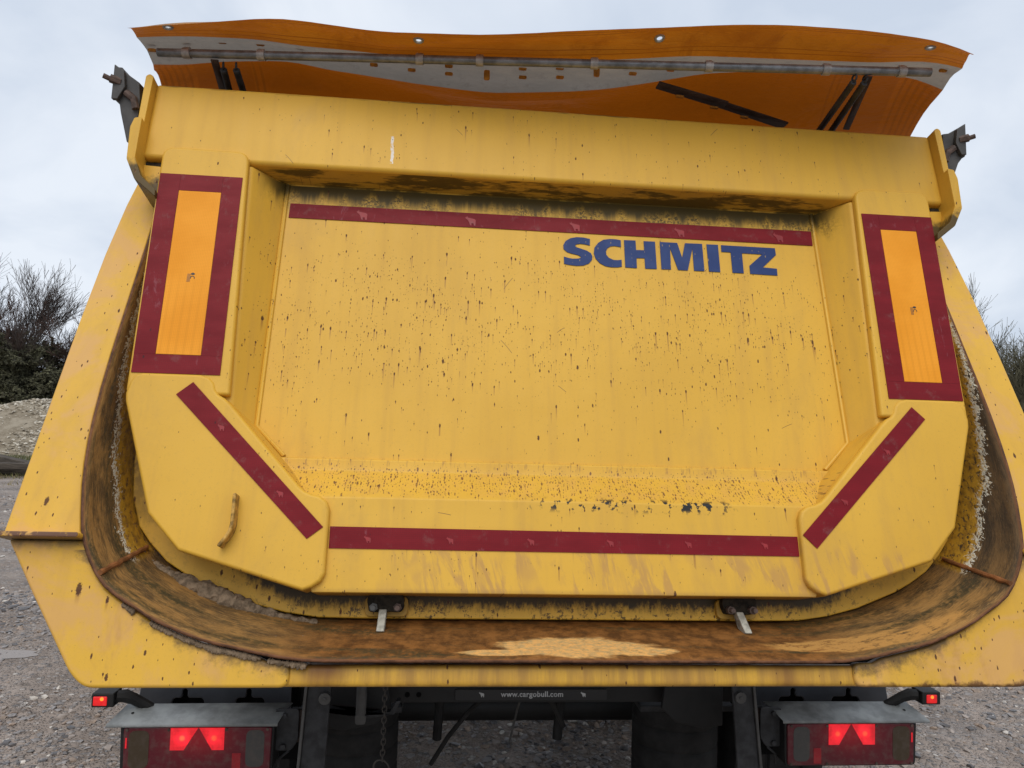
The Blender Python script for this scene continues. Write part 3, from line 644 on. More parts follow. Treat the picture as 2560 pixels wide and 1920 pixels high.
EYE = [(-1.159, 0.358, 1.619), (-0.433, 0.297, 1.605), (0.26, 0.238, 1.637), (1.035, 0.172, 1.636)]
SLOTS = [(-1.25, 0.54, 1.652), (-1.246, 0.54, 1.627), (-1.145, 0.532, 1.659), (-1.036, 0.523, 1.66), (-0.921, 0.514, 1.657), (-0.802, 0.504, 1.654), (-0.575, 0.486, 1.605), (-0.461, 0.477, 1.62), (-0.46, 0.477, 1.593), (-0.348, 0.468, 1.609), (-0.347, 0.468, 1.585), (-0.232, 0.459, 1.585), (-0.124, 0.45, 1.609), (-0.123, 0.45, 1.582), (-0.011, 0.441, 1.615), (-0.01, 0.441, 1.586), (0.101, 0.432, 1.607), (0.211, 0.423, 1.605), (0.326, 0.414, 1.621), (1.176, 0.346, 1.669), (1.159, 0.347, 1.648)]
# ================================================================== GROUND
rng = np.random.default_rng(7)
def mesh_from(name, verts, faces, mats, smooth=False, midx=None):
    me = bpy.data.meshes.new(name)
    verts = np.asarray(verts, dtype=np.float32); faces = np.asarray(faces, dtype=np.int32)
    k = faces.shape[1]
    me.vertices.add(len(verts)); me.vertices.foreach_set('co', verts.ravel())
    me.loops.add(faces.size); me.loops.foreach_set('vertex_index', faces.ravel())
    me.polygons.add(len(faces)); me.polygons.foreach_set('loop_start', np.arange(0, faces.size, k, dtype=np.int32))
    if midx is not None: me.polygons.foreach_set('material_index', np.asarray(midx, dtype=np.int32))
    if smooth: me.polygons.foreach_set('use_smooth', np.ones(len(faces), dtype=bool))
    for m in mats: me.materials.append(m)
    me.update(); me.validate()
    return me

def ground_h(x, y):
    near = 1.0 / (1.0 + ((x * x + y * y) / 900.0))
    h = 0.030 * math.sin(x * 0.9 + 1.3 * math.sin(y * 0.5)) * math.sin(y * 0.7 + 0.4) + 0.018 * math.sin(2.3 * x + 1.1 * y) + 0.012 * math.sin(5.1 * y - 1.7 * x)
    w = math.exp(-(((x + 3.45) / 1.3) ** 2 + ((y - 3.86) / 0.55) ** 2) ** 2)
    return h * near * (1 - w) - 0.03
def ground_mat():
    s = Sh('wet_gravel_mud', 0.62, 0.45)
    P = s.tc.outputs['Object']
    n = s.noise(P, 0.9, 5, 0.6); f = s.noise(P, 9, 5, 0.7)
    c = s.mix(s.ss(n, 0.35, 0.65), (0.220, 0.172, 0.138), (0.36, 0.295, 0.248))
    c = s.mix(s.mul(s.ss(f, 0.50, 0.70), 0.7), c, (0.100, 0.075, 0.058))
    w = s.vor(P, 26, 1.0, '3D'); w2 = s.vor(P, 55, 1.0, '3D')
    sp = s.t.nodes.new('ShaderNodeSeparateColor'); s.put(sp.inputs[0], w.outputs['Color'])
    st = s.mul(s.ss(w.outputs['Distance'], 0.55, 0.35), s.M('GREATER_THAN', sp.outputs[0], 0.45))
    c = s.mix(s.mul(st, 0.75), c, s.mix(sp.outputs[1], (0.16, 0.15, 0.148), (0.46, 0.41, 0.37)))
    c = s.mix(s.mul(s.ss(sp.outputs[2], 0.93, 0.95), st), c, (0.52, 0.47, 0.42))
    wet = s.ss(s.noise(P, 1.3, 4, 0.6), 0.52, 0.66)
    s.color(s.mix(s.mul(wet, 0.25), c, (0.14, 0.112, 0.095)))
    s.rough(s.mixf(wet, 0.72, 0.30))
    s.bump(s.add(s.mul(st, 0.9), s.add(f, s.mul(s.ss(w2.outputs['Distance'], 0.6, 0.2), 0.5))), 0.8, 0.03)
    return s.mat
gm = ground_mat()
ax = np.sinh(np.linspace(-1, 1, 341) * 7.2) / math.sinh(7.2) * 900.0
gv = [(x, y + 3.0, ground_h(x, y + 3.0)) for y in ax for x in ax]
gf = [(j * 341 + i, j * 341 + i + 1, (j + 1) * 341 + i + 1, (j + 1) * 341 + i) for j in range(340) for i in range(340)]
tag(link('ground', mesh_from('ground', gv, gf, [gm], True)), 'grey brown wet muddy gravel yard floor around the trailer', kind='structure')

# loose stones trodden into the mud: far too many to count
ico_v = None
_b = bmesh.new(); bmesh.ops.create_icosphere(_b, subdivisions=1, radius=1.0)
ICO_V = np.array([v.co[:] for v in _b.verts]); ICO_F = np.array([[v.index for v in f.verts] for f in _b.faces]); _b.free()
def scatter(name, pts, sizes, mats, midx, flatten=(0.35, 0.75), seed=1):
    r = np.random.default_rng(seed)
    n = len(pts); V = np.repeat(ICO_V[None], n, 0) * r.uniform(0.62, 1.25, (n, 12, 1))
    V[:, :, 0] *= r.uniform(0.8, 1.5, (n, 1)); V[:, :, 2] *= r.uniform(flatten[0], flatten[1], (n, 1))
    tilt = r.normal(0, 0.25, n); ca, sa = np.cos(tilt)[:, None], np.sin(tilt)[:, None]
    y, z = V[:, :, 1] * ca - V[:, :, 2] * sa, V[:, :, 1] * sa + V[:, :, 2] * ca
    V[:, :, 1], V[:, :, 2] = y, z
    a = r.uniform(0, 6.283, n); ca, sa = np.cos(a)[:, None], np.sin(a)[:, None]
    x, y = V[:, :, 0] * ca - V[:, :, 1] * sa, V[:, :, 0] * sa + V[:, :, 1] * ca
    V[:, :, 0], V[:, :, 1] = x, y
    V = V * np.asarray(sizes)[:, None, None] + np.asarray(pts)[:, None, :]
    F = (ICO_F[None] + 12 * np.arange(n)[:, None, None]).reshape(-1, 3)
    return mesh_from(name, V.reshape(-1, 3), F, mats, False, np.repeat(midx, 20))
ST = [flat('grey_stone', (0.235, 0.215, 0.205), 0.55, 0.45, 0, 0.3, 30), flat('brown_stone', (0.29, 0.22, 0.17), 0.6, 0.4, 0, 0.3, 30), flat('dark_wet_stone', (0.105, 0.096, 0.094), 0.4, 0.5, 0, 0.3, 30),
      flat('pale_stone', (0.56, 0.51, 0.45), 0.6, 0.4, 0, 0.2, 30), flat('muddy_stone', (0.33, 0.28, 0.245), 0.7, 0.3, 0, 0.2, 30)]
pts, sz = [], []
def put(n, x0, x1, y0, y1, s0, s1):
    k = 0
    while k < n:
        x = rng.uniform(x0, x1); y = y0 + (y1 - y0) * rng.random() ** 1.6
        if mnoise.noise((x * 0.7, y * 0.7, 3.0)) + 0.35 < rng.random() * 0.9: 
            k += 0.34; continue
        s = s0 + (s1 - s0) * rng.random() ** 2.6
        pts.append((x, y, ground_h(x, y) + s * 0.12)); sz.append(s); k += 1
put(9500, -5.0, -1.2, 1.6, 6.5, 0.008, 0.026)
put(5200, -11.0, -3.0, 5.0, 14.0, 0.014, 0.040)
put(5200, 1.1, 5.2, 1.6, 5.0, 0.008, 0.027)
put(4300, -1.2, 1.3, 1.4, 5.2, 0.008, 0.028)
mi = rng.choice(5, len(pts), p=[0.36, 0.17, 0.24, 0.055, 0.175])
tag(link('gravel', scatter('gravel', pts, sz, ST, mi, seed=3)), 'loose grey and brown stones trodden into the muddy yard', kind='stuff')

# shallow puddle by the left edge
pm = Sh('muddy_water', 0.16, 0.4); pm.color((0.22, 0.175, 0.145)); pm.bump(pm.noise(pm.tc.outputs['Object'], 14, 3), 0.05, 0.01)
bm = BM(); pp = []
for k in range(40):
    a = 2 * math.pi * k / 40; rr = 1 + 0.30 * mnoise.noise((math.cos(a) * 1.5, math.sin(a) * 1.5, 8.1)) + 0.14 * mnoise.noise((math.cos(a) * 5, math.sin(a) * 5, 2.1))
    pp.append((-3.55 + 0.42 * rr * math.cos(a), 3.86 + 0.12 * rr * math.sin(a)))
bm.faces.new([bm.verts.new((p[0], p[1], -0.027)) for p in pp])
tag(obj('puddle', bm, pm.mat), 'shallow pale puddle on the muddy gravel at the left', kind='structure')

# ================================================================== BACKGROUND
# heap of pale stony spoil
def heap_h(x, y):
    dx, dy = (x + 17.2) / 8.6, (y - 33.0) / 5.4
    r = math.hypot(dx, dy)
    h = 2.75 * max(0.0, 1 - r ** 1.7) + 0.10 * mnoise.noise((x * 0.8, y * 0.8, 1.0)) + 0.06 * mnoise.noise((x * 2.2, y * 2.2, 5.0))
    h = min(h, 2.14 - 0.27 * max(0.0, -(x + 17.5)) + 0.06 * mnoise.noise((x * 1.3, y * 1.3, 9.0)))
    return h if r < 1.06 else -0.2
hm = Sh('spoil_earth', 0.85, 0.2)
hn = hm.noise(hm.tc.outputs['Object'], 2.2, 5, 0.7)
hm.color(hm.mix(hm.ss(hn, 0.35, 0.65), (0.185, 0.150, 0.105), (0.31, 0.265, 0.20))); hm.bump(hm.noise(hm.tc.outputs['Object'], 9, 5, 0.7), 0.7, 0.08)
hx = np.linspace(-26.5, -8.0, 80); hy = np.linspace(27.2, 39, 60)
hv = [(x, y, heap_h(x, y)) for y in hy for x in hx]
hf = [(j * 80 + i, j * 80 + i + 1, (j + 1) * 80 + i + 1, (j + 1) * 80 + i) for j in range(59) for i in range(79)]
heap = link('spoil_heap', mesh_from('spoil_heap', hv, hf, [hm.mat], True)); tag(heap, 'pale stony heap of spoil in front of the trees at the left', 'spoil heap')
ps, ss_ = [], []
while len(ps) < 9000:
    x, y = rng.uniform(-22.0, -14.5), rng.uniform(27.6, 34.5)
    h = heap_h(x, y)
    if h > 0.02 and rng.random() < 0.45 + mnoise.noise((x * 0.6, y * 0.6, 4)) + 0.25 * (h > 1.6):
        ps.append((x, y, h)); ss_.append(0.026 + 0.075 * rng.random() ** 2.2)
HS = [flat('chalky_stone', (0.50, 0.455, 0.375), 0.8, 0.2, 0, 0.2, 6), flat('buff_stone', (0.36, 0.31, 0.235), 0.8, 0.2, 0, 0.2, 6), flat('dun_stone', (0.235, 0.20, 0.15), 0.8, 0.2, 0, 0.2, 6)]
o = link('stone', scatter('heap_stones', ps, ss_, HS, rng.choice(3, len(ps), p=[0.36, 0.36, 0.28]), seed=5), heap, kind='stuff')

# grass strip before the heap
GR = [flat('winter_grass', (0.070, 0.085, 0.022), 0.7, 0.3, 0, 0.3, 3), flat('dry_grass', (0.22, 0.175, 0.085), 0.8, 0.2, 0, 0.3, 3)]
gvv, gff, gmi = [], [], []
for k in range(15000):
    y = rng.uniform(15.8, 28.0); x = -0.63 * y + rng.uniform(-4.5, 3.0)
    dry = rng.random() < (0.10 if y > 18.5 else 0.75)
    if y < 18.0 and rng.random() < 0.75: continue
    if mnoise.noise((x * 0.5, y * 0.5, 6)) < -0.22: continue
    h = rng.uniform(0.04, 0.17); a = rng.uniform(0, 6.28); w = 0.010; lx, ly = rng.normal(0, 0.07, 2)
    b = len(gvv); z = ground_h(x, y) - 0.01
    gvv += [(x - w * math.cos(a), y - w * math.sin(a), z), (x + w * math.cos(a), y + w * math.sin(a), z), (x + lx, y + ly, z + h)]
    gff.append((b, b + 1, b + 2)); gmi.append(1 if dry else 0)
tag(link('grass', mesh_from('grass', gvv, gff, GR, False, gmi)), 'short winter grass between the spoil heap and the timbers', kind='stuff')

# old timbers dumped on the grass edge
def timber_mat():
    s = Sh('weathered_timber', 0.8, 0.25)
    n = s.noise(s.sc(s.tc.outputs['Object'], (3, 40, 40)), 1.0, 4, 0.65)
    s.color(s.mix(s.ss(n, 0.3, 0.7), (0.030, 0.024, 0.019), (0.105, 0.085, 0.066))); s.bump(n, 0.5, 0.02)
    return s.mat
tm = timber_mat()
for (x, y, z, L_, rz, ry, lab) in [(-12.9, 18.9, 0.08, 2.5, -0.02, 0.0, 'dark squared timber lying lowest on the ground before the grass'),
                                    (-11.9, 18.4, 0.25, 2.3, 0.06, 0.0, 'dark squared timber on top of the stack with its pale top face'),
                                    (-12.4, 20.4, 0.24, 3.2, -0.50, 0.10, 'long weathered timber sloping down behind the stacked timbers'),
                                    (-13.3, 19.0, 0.30, 1.6, 0.9, 0.0, 'short dark timber end at the left edge of the stack'),
                                    (-11.0, 19.0, 0.08, 1.7, 0.3, 0.0, 'short dark timber lying against the trailer side of the stack')]:
    bm = BM(); box(bm, -L_ / 2, L_ / 2, -0.13, 0.13, -0.085, 0.085)
    bmesh.ops.subdivide_edges(bm, edges=bm.edges[:], cuts=3, use_grid_fill=True)
    for v in bm.verts: v.co += Vector((0, 1, 1)) * 0.012 * mnoise.noise(v.co * 2.1 + Vector((x * 3, 0, 0)))
    o = obj('timber', bm, tm, None, Matrix.Translation((x, y, z)) @ Matrix.Rotation(rz, 4, 'Z') @ Matrix.Rotation(ry, 4, 'Y'), bevel=0.015, seg=1)
    tag(o, lab, 'timber', 'old timbers stacked on the grass edge')

# trees
def skeleton(seed, H, spread, depth, trunk_r, upright=0.5, droop=0.0, n0=5, ratio=0.72, first=0.12, stems=1, kids=(2, 4), minr=0.004):
    r = random.Random(seed); segs = []
    def grow(p, d, L, rad, lev):
        n = 3 if lev < 2 else 2
        for i in range(n):
            q = p + d * (L / n); r1 = max(minr, rad * (1 - 0.28 * (i + 1) / n))
            segs.append((p, q, max(minr, rad * (1 - 0.28 * i / n)), r1, lev)); p = q
            j = .15 if lev < 3 else .09
            d = (d + Vector((r.gauss(0, j), r.gauss(0, j), r.gauss(0, j * .7) + 0.07 * upright - droop * 0.1))).normalized()
            if lev < depth and (i > 0 or lev > 0):
                for _ in range(r.randint(*kids) if lev < depth - 1 else kids[1]):
                    side = Vector((r.gauss(0, 1), r.gauss(0, 1), r.gauss(0, 0.5))); side -= d * side.dot(d)
                    if side.length < 1e-4: continue
                    side.normalize()
                    nd = (d * (0.55 + upright * 0.6) + side * spread * r.uniform(0.6, 1.25) + Vector((0, 0, 0.25 * upright - droop * 0.2))).normalized()
                    grow(p, nd, L * ratio * r.uniform(0.6, 1.1), r1 * 0.58, lev + 1)
    for k in range(stems):
        a = r.uniform(0, 6.28)
        d = Vector((0.35 * math.cos(a) * (stems > 1) , 0.35 * math.sin(a) * (stems > 1), 1)).normalized()
        grow(Vector((0.12 * math.cos(a) * (stems > 1), 0.12 * math.sin(a) * (stems > 1), 0)), d, H * 0.42, trunk_r, 0)
    top = max(q.z for _, q, _, _, _ in segs); k = H / top
    return [(p * k, q * k, max(minr, a * k), max(minr, b * k), l) for p, q, a, b, l in segs]
def seg_mesh(name, segs, mat, n=3):
    V, F = [], []
    for p, q, r0, r1, _ in segs:
        d = (q - p)
        if d.length < 1e-6: continue
        d.normalize(); a = d.orthogonal().normalized(); b = d.cross(a); k = len(V)
        for c, r in ((p, r0), (q, r1)):
            for i in range(n):
                t = 2 * math.pi * i / n; V.append(c + (a * math.cos(t) + b * math.sin(t)) * r)
        for i in range(n): F.append((k + i, k + (i + 1) % n, k + n + (i + 1) % n, k + n + i))
    return mesh_from(name, [v[:] for v in V], F, [mat], True)
def twig_leaves(name, segs, lev, per, size, mats, seed, keep=1.0):
    r = np.random.default_rng(seed); V, F, Mi = [], [], []
    for p, q, r0, r1, l in segs:
        if l < lev or r.random() > keep: continue
        for _ in range(per):
            c = p.lerp(q, r.random()); u = Vector(r.normal(0, 1, 3)).normalized(); w = u.orthogonal().normalized() * size * r.uniform(0.25, 0.5)
            L = u * size * r.uniform(0.6, 1.4); k = len(V)
            V += [(c - w)[:], (c + w)[:], (c + L + w * 0.3)[:], (c + L - w * 0.3)[:]]; F.append((k, k + 1, k + 2, k + 3)); Mi.append(int(r.integers(len(mats))))
    return mesh_from(name, V, F, mats, False, Mi)
BARK = flat('grey_brown_bark', (0.090, 0.074, 0.062), 0.85, 0.2, 0, 0.3, 8)
TWIG = flat('dark_twigs', (0.078, 0.062, 0.054), 0.85, 0.2, 0, 0.3, 2)
TWIG2 = flat('russet_twigs', (0.085, 0.054, 0.043), 0.85, 0.2, 0, 0.3, 2)
TWIG3 = flat('olive_twigs', (0.100, 0.092, 0.058), 0.85, 0.2, 0, 0.3, 2)
EVG = [flat('dark_evergreen', (0.046, 0.044, 0.026), 0.7, 0.3, 0, 0.3, 1.5), flat('mid_evergreen', (0.076, 0.073, 0.040), 0.7, 0.3, 0, 0.3, 1.5), flat('olive_evergreen', (0.105, 0.102, 0.055), 0.7, 0.3, 0, 0.3, 1.5)]
def tree(name, x, y, label, cat, segs, twig, leaves=None, group=None, split=1):
    root = empty(name, Matrix.Translation((x, y, -0.05)), label, cat, group)
    big = [s for s in segs if s[4] < split]; small = [s for s in segs if s[4] >= split]
    link('trunk', seg_mesh('trunk', big, BARK, 6), root, FRAME[root.name])
    link('crown', seg_mesh('crown', small, twig, 3), root, FRAME[root.name])
    if leaves is not None: link('foliage', leaves, root, FRAME[root.name])
    return root
G_L = 'trees behind the spoil heap'
sk = skeleton(11, 10.2, 0.62, 5, 0.15, 1.0, 0, ratio=0.76, kids=(2, 3), minr=0.0065)
tree('bare_tree', -23.9, 37.5, 'tall bare grey tree at the far left edge above the evergreen', 'tree', sk, TWIG, None, G_L)
sk = skeleton(17, 9.6, 0.62, 5, 0.13, 1.0, 0, ratio=0.74, kids=(2, 3), minr=0.0065)
tree('bare_tree', -22.6, 38.6, 'bare grey brown tree second from the left edge rising behind the evergreens', 'tree', sk, TWIG, None, G_L)
sk = skeleton(12, 8.2, 0.65, 5, 0.09, 0.9, 0, ratio=0.74, kids=(1, 3), minr=0.0062, stems=2)
tree('bare_tree', -20.9, 36.6, 'bare twiggy tree with a few dead leaves in the middle of the left row', 'tree', sk, TWIG2, twig_leaves('foliage', sk, 5, 1, 0.05, [TWIG2], 4, 0.05), G_L)
sk = skeleton(14, 7.8, 0.65, 5, 0.08, 0.9, 0, ratio=0.74, kids=(2, 3), minr=0.0062, stems=2)
tree('bare_tree', -18.7, 37.4, 'bare twiggy tree right of the evergreens behind the spoil heap', 'tree', sk, TWIG2, None, G_L)
sk = skeleton(15, 10.8, 0.62, 5, 0.12, 1.0, 0, ratio=0.76, kids=(2, 3), minr=0.010)
tree('bare_tree', -22.2, 46.0, 'distant bare tree standing close beside the trailer flange', 'tree', sk, TWIG, None, G_L)
for i, (x, y, H, lab) in enumerate([(-24.0, 36.2, 8.3, 'tallest dark evergreen at the left picture edge'), (-21.9, 35.9, 6.0, 'dark green evergreen second from the left edge'), (-19.8, 36.0, 4.0, 'low dark evergreen right behind the top of the spoil heap')]):
    sk = skeleton(31 + i, H, 1.15, 4, 0.15, 0.35, 0.15, ratio=0.66, kids=(3, 4), first=0.05, minr=0.01)
    tree('evergreen_tree', x, y, lab, 'evergreen tree', sk, TWIG, twig_leaves('foliage', sk, 3, 15, 0.105, EVG, 40 + i), G_L)
for i, (x, y, H, lab) in enumerate([(-22.4, 38.5, 4.2, 'russet brown thicket at the foot of the left evergreens'), (-20.3, 38.0, 4.0, 'russet brown thicket right of the evergreens above the heap'), (-18.4, 38.5, 4.4, 'dense brown thicket disappearing behind the trailer flange')]):
    sk = skeleton(51 + i, H, 1.25, 4, 0.04, 0.35, 0, ratio=0.72, kids=(3, 4), minr=0.010, stems=6)
    tree('thicket', x, y, lab, 'thicket', sk, TWIG2, twig_leaves('foliage', sk, 4, 2, 0.10, [TWIG2, EVG[0], TWIG], 60 + i, 0.8), 'thickets behind the spoil heap', 2)
sk = skeleton(71, 6.9, 0.6, 5, 0.08, 1.0, 0, ratio=0.76, kids=(2, 3), minr=0.0042, stems=2)
tree('bare_tree', 16.5, 19.6, 'bare grey tree with upright twigs nearest the right flange', 'tree', sk, TWIG3, twig_leaves('foliage', sk, 5, 1, 0.06, [TWIG3], 9, 0.03), 'bare trees at the right')
sk = skeleton(73, 5.6, 0.8, 5, 0.08, 0.8, 0, ratio=0.74, kids=(2, 3), minr=0.0042, stems=3)
tree('bare_tree', 18.3, 20.6, 'broad bare olive brown tree at the right picture edge', 'tree', sk, TWIG3, None, 'bare trees at the right')
sk = skeleton(75, 4.4, 0.9, 5, 0.05, 0.7, 0, ratio=0.72, kids=(2, 3), minr=0.0042, stems=3)
tree('bare_tree', 17.6, 24.0, 'lower dark bare tree behind the other two at the right', 'tree', sk, TWIG, None, 'bare trees at the right')
# ================================================================== THE TRAILER
TR = empty('tipper_trailer', MW @ Matrix.Translation((0, 1.0, -Z0)), 'yellow tipper trailer seen from behind with closed recessed tailgate and open orange tarpaulin', 'trailer')

# ---- rounded body shell whose rear edge forms the rusty chute
PROF = [(0, -.032), (.15, -.032), (.3, -.032), (.45, -.032), (.56, -.032), (.61, -.030), (.66, -.024), (.71, -.015), (.756, -.005), (.795, .003), (.83, .012), (.87, .026), (.91, .042), (.947, .060), (.98, .080), (1.012, .098), (1.043, .120), (1.065, .145), (1.083, .172), (1.100, .205), (1.113, .240), (1.124, .28), (1.140, .345), (1.150, .40), (1.158, .46), (1.163, .52), (1.167, .60), (1.169, .70), (1.169, .80), (1.169, .92), (1.169, 1.05), (1.169, 1.20), (1.169, 1.32)]
cT, sT = math.cos(_T), math.sin(_T)
def flange_y(v): return max(-0.112, -0.165 + 0.215 * v)
def g2w(x, y, v): return Vector((x, y * cT + v * sT, v * cT - y * sT))
bm = BM(); uvl = bm.loops.layers.uv.new('UVMap')
full = [(-p[0], p[1]) for p in PROF[:0:-1]] + PROF
arc = [0.0]
for a, b in zip(full, full[1:]): arc.append(arc[-1] + math.hypot(b[0] - a[0], b[1] - a[1]))
mid = arc[len(PROF) - 1]; arc = [a - mid for a in arc]
DEP = [0, 0.03, 0.07, 0.12, 0.17, 0.22, 0.3, 0.6, 2.0, 6.0]
grid = []
for (x, v), s_ in zip(full, arc):
    w = g2w(x, flange_y(v) - 0.008, v)
    colm = []
    for d in DEP:
        k = min(d, 0.22) / 0.22
        colm.append((bm.verts.new((w.x * (1 - 0.007 * k), w.y + d, w.z + 0.016 * k)), s_, d))
    grid.append(colm)
for A, B in zip(grid, grid[1:]):
    for j in range(len(DEP) - 1):
        q = (A[j], B[j], B[j + 1], A[j + 1])
        f = bm.faces.new([t[0] for t in q])
        for l, t in zip(f.loops, q): l[uvl].uv = (t[1], t[2])
body = obj('body_shell', bm, [MAT['chute'], MAT['edge']], TR, MW, smooth=True, angle=60)
sol = body.modifiers.new('solid', 'SOLIDIFY'); sol.thickness = 0.006; sol.offset = -1.0; sol.material_offset_rim = 1
# weld seams across the chute
for sg in (-1, 1):
    bm = BM(); a = g2w(sg * 1.056, -0.121, 0.150); b = a + Vector((-sg * 0.007, 0.235, 0.016))
    pts_ = [a.lerp(b, k / 14) + Vector((0, 0, 0.004 * mnoise.noise((k * 0.9, sg, 0)))) for k in range(15)]
    tube(bm, pts_, [0.006 + 0.0022 * mnoise.noise((k * 0.7, 4, sg)) for k in range(15)], 8)
    obj('weld_seam', bm, MAT['weld'], body, MW)

# ---- rear flange, upper and lower plates, bottom beam
inner = [p for p in PROF if p[1] > 0.215 and p[0] > 1]
for sg in (-1, 1):
    pts_ = [(1.276, 0.232), (1.276, 0.80), (1.272, 1.02), (1.262, 1.20), (1.250, 1.31)] + [(x + 0.004, v) for x, v in inner[::-1]] + [(1.108, 0.232)]
    if sg < 0: pts_ = mir(pts_)
    bm = BM(); prism(bm, pts_, lambda p: -0.165 + 0.215 * p[1], lambda p: -0.145 + 0.215 * p[1])
    obj('upper_flange', bm, MAT['flange'], TR, MG, bevel=0.006, seg=2, angle=50)
    bm = BM(); prism(bm, rounded([(1.106, 0.222), (1.283, 0.222), (1.279, 0.2335), (1.106, 0.2335)], 0.004, 2) if sg > 0 else mir(rounded([(1.106, 0.222), (1.283, 0.222), (1.279, 0.2335), (1.106, 0.2335)], 0.004, 2)), -0.145, -0.06)
    obj('crease_ledge', bm, MAT['flange'], TR, MG, bevel=0.003, seg=2)
    lowc = [(x, v - 0.004) for x, v in PROF if x > 0.70 and v < 0.215]
    pts_ = [(1.270, 0.221), (1.105, 0.221)] + lowc[::-1] + rounded([(0.685, -0.030), (0.636, -0.030), (0.636, -0.083), (0.70, -0.083)], 0.022, 5, (1, 2)) + rounded([(0.9, -0.083), (1.055, -0.083), (1.088, -0.056), (1.2, 0.112)], 0.02, 4, (1, 2))
    if sg < 0: pts_ = mir(pts_)
    bm = BM(); prism(bm, pts_, -0.104, -0.070)
    obj('lower_flange', bm, MAT['flange'], TR, MG, bevel=0.008, seg=3, angle=40)
bm = BM(); prism(bm, rounded([(-0.094, -0.036), (-0.094, -0.082), (0.02, -0.082), (0.02, -0.036)], 0.014, 4, (0, 1)), -0.72, 0.72, 'yz')
obj('bottom_beam', bm, MAT['beam'], TR, MG, angle=40)

# ---- tailgate
bm = BM()
sheet(bm, [(-0.83, 0.44), (0.83, 0.44), (0.83, 1.305), (-0.83, 1.305)], 0.090)
# pressed ledge and lower panel, one bent section
prism(bm, [(0.0, 0.121), (0.0, 0.345), (0.002, 0.351), (0.008, 0.357), (0.068, 0.425), (0.073, 0.430), (0.076, 0.437), (0.076, 0.462), (0.080, 0.466), (0.097, 0.4665), (0.104, 0.4665), (0.104, 0.121)], -0.70, 0.70, 'yz')
for v in bm.verts:
    if v.co.y < 0.105 and v.co.z < 0.47 and abs(v.co.x) < 0.71: v.co.x = math.copysign(0.622 + 0.36 * (v.co.z - 0.121), v.co.x)
gate = obj('tailgate', bm, MAT['gate'], TR, MG, bevel=0.007, seg=3, angle=28, label='yellow recessed tailgate panel streaked with rust chips')
bm = BM(); prism(bm, [(0.0, 1.5625), (0.0, 1.3055), (0.092, 1.3015), (0.14, 1.3015), (0.14, 1.5625)], -1.204, 1.204, 'yz')
obj('top_rail', bm, MAT['gate'], gate, MG, bevel=0.013, seg=4)
